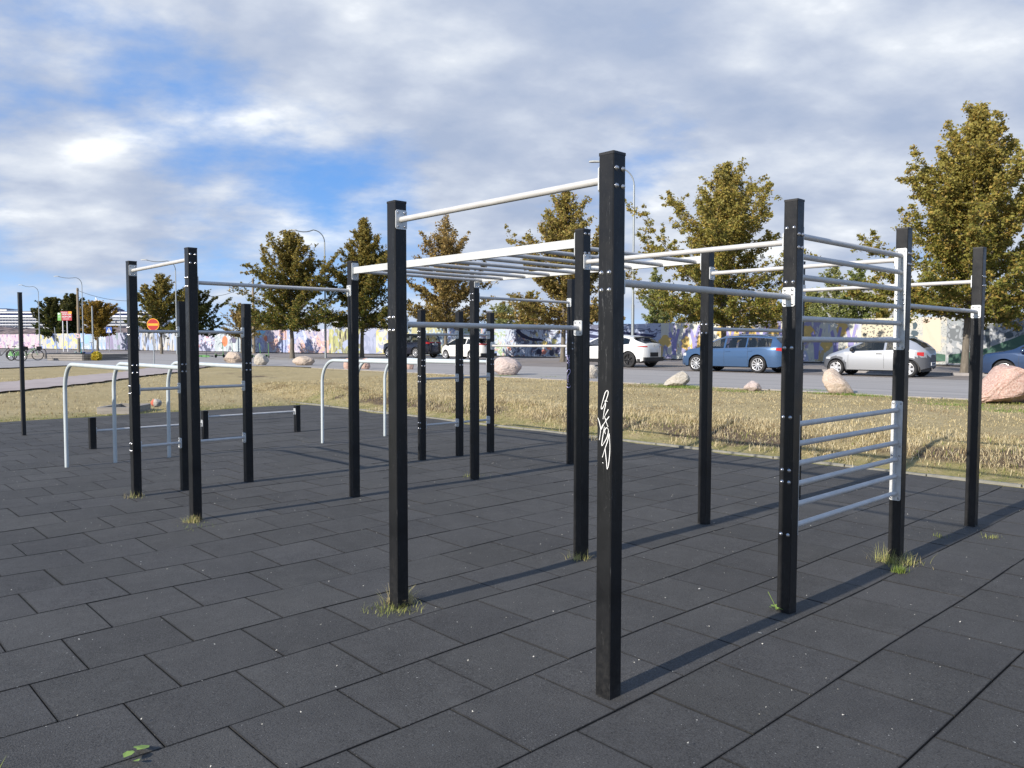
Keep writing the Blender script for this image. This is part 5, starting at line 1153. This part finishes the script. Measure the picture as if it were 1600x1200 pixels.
for i in range(11):
    r = np.random.RandomState(900+i); cx = 1040+i*28+r.uniform(-6, 6); painted(blob(cx, r.uniform(.35, .85), r.uniform(7, 11), r.uniform(.14, .22), 90+i, 16, .35), OCH, .0175)
    cx += 14; b0 = r.uniform(.05, .2); painted([(cx-3, b0), (cx-4, b0+.3), (cx-9, b0+.62), (cx-5, b0+.68), (cx, b0+.4), (cx+5, min(.97, b0+.75)), (cx+9, min(.97, b0+.72)), (cx+4, b0+.35), (cx+3, b0)], VIO, .0185)

# ------------------------------------------------------------------ street lamps, poles, wires
def lamp(px_, base_Y, px_head, y_top, y_head, label, led=False):
    k = base_Y/F_PX; X_ = (px_-800)*k; top = CAM_H+(536.5-y_top)*k-ROAD_Z; arm = (px_-px_head)*k; zh = CAM_H+(536.5-y_head)*k-ROAD_Z
    rt = empty('street_lamp', (X_, base_Y, ROAD_Z)); mb = MB(); rr_ = .9
    mb.tube([(0, 0, -.1), (0, 0, 3.2)], [.085, .080], 10); mb.tube([(0, 0, 3.2), (0, 0, top-rr_)], [.062, .048], 10); mb.build('lamp_pole', M_LAMP, rt)
    mb = MB(); pts = [(0, 0, top-rr_)]
    for i in range(1, 9):
        a = i/8*math.pi*.47; pts.append((-rr_*(1-math.cos(a)), 0, top-rr_+rr_*math.sin(a)))
    ex, ez = pts[-1][0], pts[-1][2]
    for i in range(1, 6): t = i/5; pts.append((ex+(-arm+.25-ex)*t, 0, ez+(zh-ez)*t-.12*math.sin(t*math.pi)))
    mb.tube(pts, .036, 8); mb.build('lamp_arm', M_LAMPD if not led else M_LAMP, rt)
    mb = MB(); L_ = .62
    prof = [(-.34, 0, .0), (-.30, .09, .02), (-.1, .13, .035), (.18, .11, .03), (.30, .04, .01)]
    vs = []
    for x, w_, h_ in prof: vs += [(x, -w_-.01, 0), (x, w_+.01, 0), (x, w_*.6+.005, h_+.05), (x, -w_*.6-.005, h_+.05)]
    fs = [[4*i+j, 4*(i+1)+j, 4*(i+1)+(j+1) % 4, 4*i+(j+1) % 4] for i in range(4) for j in range(4)]+[[3, 2, 1, 0], [16, 17, 18, 19]]
    mb.add(vs, fs, 0); hd = mb.build('lamp_head', mat('lamp_head_pale', (.42, .42, .38), .4) if not bpy.data.materials.get('lamp_head_pale') else bpy.data.materials['lamp_head_pale'], rt, (-arm, 0, zh), 0)
    tag(rt, label, 'street lamp', 'street lamps along the road'); return rt
lamp(988, 42.0, 928, 266, 258, 'tallest looking street lamp, partly hidden by the tallest black post', True)
lamp(509, 58.5, 460, 362, 363, 'street lamp between the round green tree and the pointed tree')
lamp(277, 78.0, 229, 410, 409, 'street lamp above the no entry sign')
lamp(131, 100., 92, 436, 434.5, 'street lamp beside the tall timber pole')
lamp(63, 118., 36, 450, 448, 'leftmost street lamp, left of the dark green trees')
def timber_pole(px_, Y_, y_top, label):
    k = Y_/F_PX; top = CAM_H+(536.5-y_top)*k-.45; rt = empty('timber_pole', ((px_-800)*k, Y_, .45)); mb = MB(); mb.tube([(0, 0, -.1), (0, 0, top)], [.17, .12], 10); mb.build('shaft', M_WOODPOLE, rt)
    mb = MB(); mb.tube([(-.02, -.14, top-.25), (.22, -.14, top-.25)], .025, 6); mb.lathe([(.0001, .1), (.04, .09), (.05, .03), (.03, 0), (.0001, 0)], 8, Matrix.Translation((.2, -.14, top-.25))); mb.build('insulator', M_BLK, rt)
    tag(rt, label, 'pole', 'timber poles carrying the overhead wire'); return Vector(((px_-800)*k, Y_-.14, .45+top-.25))
w0 = timber_pole(124, 92., 452, 'tall weathered timber pole at the left between the trees'); w1 = timber_pole(290, 88., 451, 'timber pole just left of the tallest left post'); w2 = timber_pole(397, 84., 437, 'timber pole behind the left side of the round dark green tree')
def wire(p, q, sag, label):
    mb = MB(); mid = (p+q)/2; mb.tube([p.lerp(q, t/24)-Vector((0, 0, sag*4*(t/24)*(1-t/24)))-mid for t in range(25)], .022, 4); o = mb.build('overhead_wire', M_WIRE, None, mid); tag(o, label, 'wire', 'wires strung between the timber poles')
wire(w0, w1, 1.25, 'sagging black wire from the leftmost timber pole to the next pole'); wire(w1, w2, 1.15, 'sagging black wire left of the round dark green tree')

# ------------------------------------------------------------------ signs
def text_mesh(s, size, m, parent, loc, rot, name='lettering', ext=.004):
    cu = bpy.data.curves.new('t', 'FONT'); cu.body = s; cu.size = size; cu.align_x = 'CENTER'; cu.align_y = 'CENTER'; cu.extrude = ext; cu.offset = size*.02
    ob = bpy.data.objects.new('t', cu); COL.objects.link(ob); bpy.context.view_layer.update(); me = bpy.data.meshes.new_from_object(ob.evaluated_get(bpy.context.evaluated_depsgraph_get())); bpy.data.objects.remove(ob)
    me.name = name; me.materials.clear(); me.materials.append(m); o = link(name, me, parent, loc); o.rotation_euler = rot; return o
def P_(c, r=.5, nm='sign_colour'): return mat(nm, c, r)
S_RED = P_((.42, .012, .012)); S_YEL = P_((.85, .38, .02)); S_BLUE = P_((.02, .10, .42)); S_WHITE = P_((.72, .72, .72)); S_GREEN = P_((.16, .42, .10)); S_RED2 = P_((.42, .03, .045)); S_BLACK = P_((.02, .02, .02)); S_GREY = P_((.35, .36, .36))
# no entry sign (red disc, yellow bar and rim)
k = 43.0/F_PX; rt = empty('no_entry_sign', ((240.5-800)*k, 43.0, .45)); zc = CAM_H+(536.3-508.5)*k-.45; rr_ = 9.6*k
mb = MB(); mb.tube([(0, .03, -.1), (0, .03, zc+.25)], .03, 8); mb.build('sign_post', M_LAMP, rt)
Mx = Matrix.Rotation(math.pi/2, 4, 'X')
mb = MB(); mb.lathe([(.0001, 0), (rr_, 0), (rr_, .012), (.0001, .012)], 32, Matrix.Translation((0, 0, zc)) @ Mx, 0, False); pl = mb.build('sign_plate', S_YEL, rt)
mb = MB(); mb.lathe([(.0001, .0), (rr_*.90, 0), (rr_*.90, .004), (.0001, .004)], 32, Matrix.Translation((0, -.0125, zc)) @ Mx, 0, False); mb.build('red_field', S_RED, pl)
mb = MB(); mb.box((0, -.0185, zc), (rr_*1.62, .003, rr_*.36)); mb.build('bar_symbol', S_YEL, pl)
tag(rt, 'round red no entry sign with a yellow bar on a thin grey post', 'road sign')
# pedestrian crossing sign
k = 92./F_PX; rt = empty('crossing_sign', ((171.5-800)*k, 92., .45)); zc = CAM_H+(536.3-517)*k-.45; s_ = 4.6*k
mb = MB(); mb.tube([(0, .03, -.1), (0, .03, zc+.3)], .035, 8); mb.build('sign_post', M_LAMP, rt)
mb = MB(); mb.box((0, 0, zc), (2*s_, .02, 2*s_), 0, None); pl = mb.build('sign_plate', S_BLUE, rt)
mb = MB(); mb.add([(-s_*.82, -.013, zc-s_*.8), (s_*.82, -.013, zc-s_*.8), (0, -.013, zc+s_*.8)], [[0, 1, 2]]); mb.build('white_triangle', S_WHITE, pl)
mb = MB(); y_ = -.016
mb.add([(x*s_, y_, zc+z*s_) for x, z in ((-.08, .30), (.08, .30), (.12, .05), (.05, -.15), (.30, -.68), (.18, -.68), (0, -.25), (-.22, -.68), (-.34, -.68), (-.08, -.12), (-.15, .05))], [list(range(11))]); mb.add([(x*s_, y_, zc+z*s_) for x, z in ((-.07, .33), (.07, .33), (.07, .47), (-.07, .47))], [[0, 1, 2, 3]]); mb.build('walking_figure', S_BLACK, pl)
tag(rt, 'blue square pedestrian crossing sign with a white triangle', 'road sign')
# advertising board
k = 96./F_PX; X0 = (103-800)*k; rt = empty('advertising_board', (X0, 96., .45)); zz = lambda y: CAM_H+(536-y)*k-.45; xx = lambda x: (x-103)*k
for px_ in (99.2, 106): mb = MB(); mb.tube([(xx(px_), .08, -.1), (xx(px_), .08, zz(502)+.5)], .055, 8); mb.build('leg', S_WHITE, rt)
def rect(x0, x1, y0, y1, dy, m_, nm, par): mb = MB(); mb.box(((xx(x0)+xx(x1))/2, dy, (zz(y0)+zz(y1))/2), (abs(xx(x1)-xx(x0)), .02, abs(zz(y1)-zz(y0)))); return mb.build(nm, m_, par)
pl = rect(97, 114, 487.8, 502, 0, S_RED2, 'red_panel', rt); rect(92.2, 97.9, 490, 502.2, -.022, S_GREEN, 'green_panel', rt); rect(109, 114, 488, 491.6, -.022, S_YEL, 'yellow_corner', pl)
mb = MB(); mb.lathe([(.0001, 0), (1.6*k, 0)], 16, Matrix.Translation((xx(94.2), -.034, zz(491.6))) @ Mx, 0, False); mb.build('white_disc', S_WHITE, rt)
text_mesh('HOP-ON', .27, S_WHITE, pl, (xx(106.2), -.02, zz(492.4)), (math.pi/2, 0, 0)); text_mesh('HOP-OFF', .27, S_WHITE, pl, (xx(106.2), -.02, zz(496.4)), (math.pi/2, 0, 0))
rect(97.5, 107.5, 488.9, 489.6, -.012, S_WHITE, 'small_print', pl); rect(100.5, 110, 499.4, 500, -.012, S_WHITE, 'small_print', pl); rect(93, 97, 495.2, 495.7, -.034, S_WHITE, 'small_print', rt); rect(93, 97, 496.8, 497.2, -.034, S_WHITE, 'small_print', rt)
tag(rt, 'red and green advertising board reading HOP-ON HOP-OFF on two white legs', 'sign board')
# warning sign with red mark, low at the timber pole
k = 78./F_PX; rt = empty('notice_sign', ((122.5-800)*k, 78., .45)); z_ = CAM_H+(536-526)*k-.45
mb = MB(); mb.tube([(0, .03, -.1), (0, .03, z_)], .03, 6); mb.build('sign_post', M_LAMP, rt)
mb = MB(); mb.box((0, 0, z_), (8*k, .02, 6.5*k)); pl = mb.build('sign_plate', S_WHITE, rt)
mb = MB()
for cx, cz, w_, h_ in ((0, 2.6, 6.6, .6), (0, -2.6, 6.6, .6), (-3, 0, .6, 5.8), (3, 0, .6, 5.8)): mb.box((cx*k, -.013, z_+cz*k), (w_*k, .005, h_*k))
mb.build('red_border', S_RED2, pl); mb = MB(); mb.box((0, -.013, z_+.2*k), (3.4*k, .005, 1.6*k)); mb.box((-.9*k, -.014, z_-.9*k), (.9*k, .005, .9*k)); mb.box((.9*k, -.014, z_-.9*k), (.9*k, .005, .9*k)); mb.build('black_symbol', S_BLACK, pl)
tag(rt, 'small white notice with a red border in front of the timber pole', 'sign')
def thinpole(px_, Y_, y_top, y_base_z, label, r_=.045, lean=0.):
    k = Y_/F_PX; top = CAM_H+(536.3-y_top)*k-.45; rt = empty('steel_post', ((px_-800)*k, Y_, .45)); mb = MB(); mb.tube([(0, 0, -.1), (lean, 0, top)], r_, 8); mb.build('shaft', M_LAMP, rt)
    mb = MB(); mb.lathe([(.0001, .03), (r_*1.1, .02), (r_*1.1, -.04)], 8, Matrix.Translation((lean, 0, top))); mb.build('end_cap', M_LAMPD, rt); tag(rt, label, 'post', 'bare steel posts on the left')
thinpole(146, 76., 480, 0, 'tall plain grey post in front of the yellow brown tree', .065); thinpole(90, 90., 513, 0, 'short leaning white post left of the advertising board legs', .04, -.25); thinpole(189.5, 150., 487, 0, 'thin grey post right of the blue crossing sign', .09)
# planters
def planter(x0, x1, yt, yb, dep, label, cut=None):
    p = Yz(x0, yb, .45); q = Yz(x1, yb, .45); Y_ = (p.y+q.y)/2; k = Y_/F_PX; w_ = (x1-x0)*k; h_ = (yb-yt)*k; rt = empty('timber_planter', ((x0+x1-1600)/2*k, Y_+dep/2, .45), R(-14))
    nb = 3
    for i in range(nb):
        mb = MB(); mb.box((0, -dep/2, (i+.5)*h_/nb), (w_, .08, h_/nb-.02), 0, None, .01); mb.box((0, dep/2, (i+.5)*h_/nb), (w_, .08, h_/nb-.02), 0, None, .01); mb.box((-w_/2, 0, (i+.5)*h_/nb), (.08, dep, h_/nb-.02)); mb.box((w_/2, 0, (i+.5)*h_/nb), (.08, dep, h_/nb-.02)); mb.build('timber_course', M_WOOD, rt)
    mb = MB(); mb.box((0, 0, h_-.12), (w_-.1, dep-.1, .1)); mb.build('soil', M_GRAV, rt); tag(rt, label, 'planter', 'grey timber planters on the asphalt'); return rt
planter(80, 146, 554.5, 564.5, 4.0, 'nearer long grey timber planter beside the yellow plant'); planter(44, 82, 553, 561.5, 3.2, 'farther grey timber planter next to the parked bicycles')
# yellow bushy plant beside the planter
r = np.random.RandomState(3); n = 900; q = Yz(151, 564.5, .45); d = r.normal(0, 1, (n, 3)); d /= np.linalg.norm(d, axis=1)[:, None]; P = np.array([0, 0, .28])+d*(r.uniform(.2, 1, n)**.4)[:, None]*np.array([.30, .26, .30])
t1 = r.normal(0, 1, (n, 3))*.05; t2 = r.normal(0, 1, (n, 3))*.03; V = np.stack([P-t1, P+t2, P+t1, P-t2], 1).reshape(-1, 3); V[:, 2] = np.maximum(V[:, 2], .0)
o = link('yellow_plant', nmesh('yellow_plant', V, np.arange(n*4).reshape(-1, 4), M_LEAF, False, np.array([.62, .50, .06])*r.uniform(.7, 1.2, (n*4, 1))), None, (q.x, q.y, .45)); tag(o, 'bright yellow bushy plant at the right end of the nearer planter', 'plant')
# timber frame on the lawn
p = Yz(178, 634, .20); rt = empty('timber_border', (p.x, p.y, ZG(p.x, p.y)), R(3)); k = p.y/F_PX
for (cx, cy, w_, d_) in ((0, 0, 50*k, .10), (0, 1.1, 48*k, .10)): mb = MB(); mb.box((cx, cy, .06), (w_, d_, .18), 0, None, .01); mb.build('beam', M_WOOD, rt)
for sx in (-1, 1): mb = MB(); mb.box((sx*24*k, .55, .06), (.10, 1.0, .18), 0, None, .01); mb.build('end_beam', M_WOOD, rt)
tag(rt, 'low weathered timber border lying on the dry lawn beside the pink stone', 'garden border')
# ------------------------------------------------------------------ bicycles and scooters
def bicycle(px_, Y_, rz, m_, label, green=False):
    rt = empty('bicycle', ((px_-800)/F_PX*Y_, Y_, .45), rz); Rw = .34
    for x in (-.53, .53):
        whl = empty('wheel', (x, 0, Rw), 0, rt); M = Matrix.Rotation(math.pi/2, 4, 'X')
        mb = MB(); mb.lathe([(Rw-.05, -.02), (Rw, -.02), (Rw, .02), (Rw-.05, .02), (Rw-.05, -.02)], 24, M); mb.build('tyre', M_TYRE, whl)
        mb = MB()
        for s in range(10): a = s*.628; mb.tube([(0, 0, 0), ((Rw-.04)*math.cos(a), 0, (Rw-.04)*math.sin(a))], .004, 3)
        mb.build('spokes', M_CHROME, whl)
    mb = MB(); T = lambda a, b, r_=.018: mb.tube([a, b], r_, 6)
    bb = (-.08, 0, .30); st = (-.20, 0, .78); hd = (.38, 0, .80); T(bb, st); T(bb, hd, .022); T(st, (.36, 0, .72)); T(bb, (-.53, 0, .34)); T(st, (-.53, 0, .34), .012); T(hd, (.53, 0, .34)); mb.build('frame', m_, rt)
    mb = MB(); mb.tube([(.37, -.26, .98), (.33, 0, .96), (.37, .26, .98)], .013, 6); mb.tube([(.33, 0, .96), hd], .014, 6); mb.build('handlebar', M_BLK, rt)
    mb = MB(); mb.box((-.24, 0, .88), (.24, .13, .05), 0, None, .03); mb.tube([(-.2, 0, .78), (-.23, 0, .87)], .013, 6); mb.build('saddle', M_BLK, rt)
    if green: mb = MB(); mb.box((.62, 0, .78), (.30, .34, .22), 0, None, .03); mb.build('basket', M_BLK, rt); mb = MB(); mb.prism([(-.78, .3), (-.53, .62), (-.3, .3)], -.03, .03, Matrix.Rotation(math.pi/2, 3, 'X')); mb.build('rear_guard', m_, rt)
    tag(rt, label, 'bicycle', 'bicycles parked at the far left'); return rt
M_LIME = paint('lime_green', (.12, .30, .09), 0, .45)
bicycle(4, 50., R(8), M_BLK, 'black bicycle at the left edge of the picture'); bicycle(27, 49., R(-20), M_LIME, 'lime green rental bicycle beside the slim black pole', True); bicycle(44, 50., R(28), M_LIME, 'lime green rental bicycle right of the slim black pole', True); bicycle(57, 60., R(-10), P_SILVER, 'bicycle leaning behind the farther planter')
def scooter(px_, Y_, rz, m_, label, lying=False, gm='electric scooters left standing before the hoarding'):
    rt = empty('electric_scooter', ((px_-800)/F_PX*Y_, Y_, .46), rz)
    mb = MB(); mb.box((0, 0, .16), (.62, .17, .07), 0, None, .04); mb.tube([(.30, 0, .16), (.44, 0, .30)], .03, 6); mb.build('deck', m_, rt)
    mb = MB(); mb.tube([(.46, 0, .12), (.42, 0, .40), (.34, 0, 1.10)], .026, 8); mb.build('stem', m_, rt)
    mb = MB(); mb.tube([(.33, -.25, 1.10), (.34, 0, 1.13), (.33, .25, 1.10)], .017, 6); mb.build('handlebar', M_BLK, rt)
    for x in (-.40, .48): mb = MB(); mb.lathe([(.02, -.025), (.10, -.03), (.125, -.02), (.125, .02), (.10, .03), (.02, .025)], 16, Matrix.Translation((x, 0, .125)) @ Matrix.Rotation(math.pi/2, 4, 'X')); mb.build('wheel', M_TYRE, rt)
    mb = MB(); mb.box((-.36, 0, .24), (.22, .15, .03), 0, Matrix.Rotation(.3, 3, 'Y'), .02); mb.build('mudguard', m_, rt)
    if lying: rt.rotation_euler = (R(84), 0, rz); rt.location.z += .1
    tag(rt, label, 'scooter', gm); return rt
M_TEAL = paint('teal_paint', (.05, .36, .34), 0, .4); M_ORANGE = paint('orange_paint', (.75, .16, .03), 0, .4)
scooter(343, 60., R(70), M_LIME, 'lime green electric scooter left of the tan boulder, stem upright'); scooter(363, 62., R(110), M_LIME, 'lime green electric scooter directly behind the tan boulder'); scooter(322, 60., R(5), M_LIME, 'lime green electric scooter lying flat on the gravel', True)
scooter(400, 57., R(60), M_LIME, 'lime green electric scooter behind the grey flat topped boulder'); scooter(418, 58., R(95), M_LIME, 'lime green electric scooter nearest the round dark green tree'); scooter(123, 71., R(85), M_TEAL, 'teal electric scooter behind the nearer planter'); scooter(138, 73., R(60), S_BLUE, 'blue electric scooter behind the nearer planter')
# ------------------------------------------------------------------ cruise ship, mound, buildings beyond
SY = 700.; k = SY/F_PX; ship = empty('cruise_ship', ((120-800)*k, SY, -1)); tag(ship, 'huge white cruise ship with many decks beyond the trees at the left', 'ship')
M_SHIP = mat('ship_white', (.80, .81, .82), .5); M_SHIPB = mat('ship_navy', (.03, .05, .16), .4); M_SHIPG = mat('ship_windows', (.17, .20, .27), .3); M_SHIPL = mat('ship_balcony_grey', (.48, .50, .56), .5)
def sb(x0, x1, y0, y1, d0, d1, m_, nm):
    z0 = CAM_H+(535.8-y1)*k+1; z1 = CAM_H+(535.8-y0)*k+1; mb = MB(); mb.box((((x0+x1)/2-120)*k, (d0+d1)/2, (z0+z1)/2), ((x1-x0)*k, d1-d0, z1-z0)); return mb.build(nm, m_, ship)
sb(-60, 246, 512.6, 537, 0, 30, M_SHIP, 'hull')
for x in np.arange(-56, 240, 2.3): sb(x, x+1.1, 513.8, 515.8, -.3, 0, M_SHIPG, 'hull_window') if (x < 75 or x > 175) else None
decks = [(-60, 246, 508.2, 512.2), (-60, 245, 503.6, 507.8), (-60, 244, 499.0, 503.2), (-60, 240, 495.4, 498.4)]
for x0, x1, y0, y1 in decks:
    sb(x0, x1, y0+1.0, y1, 2.5, 30, M_SHIPL, 'deck_wall'); sb(x0, x1, y0-.1, y0+1.0, 0, 30, M_SHIP, 'deck_edge'); mb = MB()
    for x in np.arange(x0+1, x1-2, 5.2):
        for dx in (0, 2.2): mb.box(((x+dx+.8-120)*k, 2.4, CAM_H+(535.8-(y0+2.6))*k+1), (1.5*k, .3, 2.0*k))
    mb.build('balcony_doors', M_SHIPG, ship)
sb(-60, 235, 490.6, 494.6, 4, 28, M_SHIPB, 'window_band'); sb(-60, 238, 488.2, 490.4, 2, 30, M_SHIP, 'deck_edge'); sb(-60, 236, 493.8, 495.0, 2, 30, M_SHIP, 'deck_edge'); sb(-60, 72, 486.8, 487.4, 4, 26, M_SHIPG, 'rail'); sb(-60, 6, 484.5, 487, 6, 24, M_SHIP, 'deckhouse'); sb(-60, 5, 482.8, 483.6, 6, 24, M_SHIPB, 'deckhouse_roof')
sb(70, 172, 483.5, 488, 5, 26, M_SHIP, 'upper_house'); sb(72, 96, 475, 484, 6, 24, M_SHIP, 'upper_house'); sb(74, 84, 479.5, 482, 5.6, 24.2, M_SHIPG, 'upper_windows'); sb(98, 108, 474, 484, 6, 24, M_SHIP, 'upper_house'); sb(106, 168, 479.0, 482.0, 4, 26, M_SHIP, 'upper_house'); sb(110, 172, 482.0, 486.0, 5, 25, M_SHIPB, 'window_band'); sb(118, 162, 477, 479.0, 5, 25, M_SHIPB, 'window_band'); sb(165, 176, 483.5, 486, 6, 24, M_SHIPB, 'window_band'); sb(150, 222, 487.0, 488.4, 5, 26, M_SHIPB, 'window_band')
mb = MB(); mb.lathe([(.0001, 2.6), (1.3, 2.2), (1.6, .9), (1.1, 0), (.0001, 0)], 12, Matrix.Translation(((112.5-120)*k, 12, CAM_H+(535.8-473.5)*k+1))); mb.build('radar_dome', M_SHIP, ship)
mb = MB(); bz = lambda y: CAM_H+(535.8-y)*k+1; mb.tube([((147-120)*k, 12, bz(478)), ((141-120)*k, 12, bz(465))], [1.6, .5], 8); mb.tube([((138-120)*k, 12, bz(469.5)), ((150-120)*k, 12, bz(469.5))], .35, 6); mb.tube([((143-120)*k, 12, bz(472)), ((152-120)*k, 12, bz(472.5))], .3, 6); mb.build('mast', M_SHIP, ship)
# rubble mound behind the hoarding
MY = 185.; k = MY/F_PX; mb = MB(); vs = []; nx, ny = 90, 14; r = np.random.RandomState(8)
for i in range(nx+1):
    px_ = -90+i*4.2
    for j in range(ny+1):
        v = j/ny; h = (CAM_H+(536-513.2-2.2*math.sin(px_*.03+1))*k)*math.sin(min(1, v*1.6)*math.pi/2)*(1 if v < .7 else 1-(v-.7)*1.2); f = min(1, max(0, (262-px_)/30)); vs.append(((px_-800)*k, MY-14+v*40, .2+h*f+r.normal(0, .16)))
mb.add(vs, [[i*(ny+1)+j, (i+1)*(ny+1)+j, (i+1)*(ny+1)+j+1, i*(ny+1)+j+1] for i in range(nx) for j in range(ny)], 0, False)
tag(mb.build('rubble_mound', varied('rubble', (.13, .09, .075), (.36, .28, .25), .9, .95, 0, .6, 7, bscale=1.5)), kind='structure')
# far buildings
def building(px0, px1, y_top, Y_, dep, m_, roofm, nf, label, winm):
    k = Y_/F_PX; x0 = (px0-800)*k; x1 = (px1-800)*k; h = CAM_H+(536.5-y_top)*k-.4; rt = empty('building', ((x0+x1)/2, Y_, .4)); w_ = x1-x0
    mb = MB(); mb.box((0, dep/2, h/2), (w_, dep, h)); wl = mb.build('wall', m_, rt); mb = MB(); mb.box((0, dep/2, h+.12), (w_+.5, dep+.5, .24)); mb.build('roof', roofm, rt)
    fh = h/nf; nw = max(2, int(w_/3.0))
    for f in range(nf):
        for i in range(nw):
            mb = MB(); mb.box((0, 0, 0), (1.5, .12, fh*.45)); fr = mb.build('window', S_WHITE, wl, (-w_/2+(i+.5)*w_/nw, -.02, (f+.55)*fh)); mb = MB(); mb.box((0, -.07, 0), (1.3, .02, fh*.45-.2)); 
            pn = mb.build('window_pane', winm, wl, (-w_/2+(i+.5)*w_/nw, -.02, (f+.55)*fh))
    tag(rt, label, 'building', 'low buildings beyond the hoarding')
M_BW = varied('render_pale', (.52, .52, .50), (.60, .60, .58), .5, .9); M_BG = varied('render_grey', (.34, .34, .35), (.42, .42, .42), .5, .9); M_RF = mat('roof_dark', (.12, .12, .13), .8)
building(1290, 1425, 452, 112., 14, M_BG, M_RF, 3, 'grey building half hidden behind the birches at the right', M_SHIPG); building(760, 845, 489, 150., 16, M_BW, M_RF, 2, 'low pale building behind the bushes left of the olive brown tree', M_SHIPG); building(520, 572, 499, 150., 14, M_BW, M_RF, 1, 'low white building glimpsed under the pointed tree', M_SHIPG)
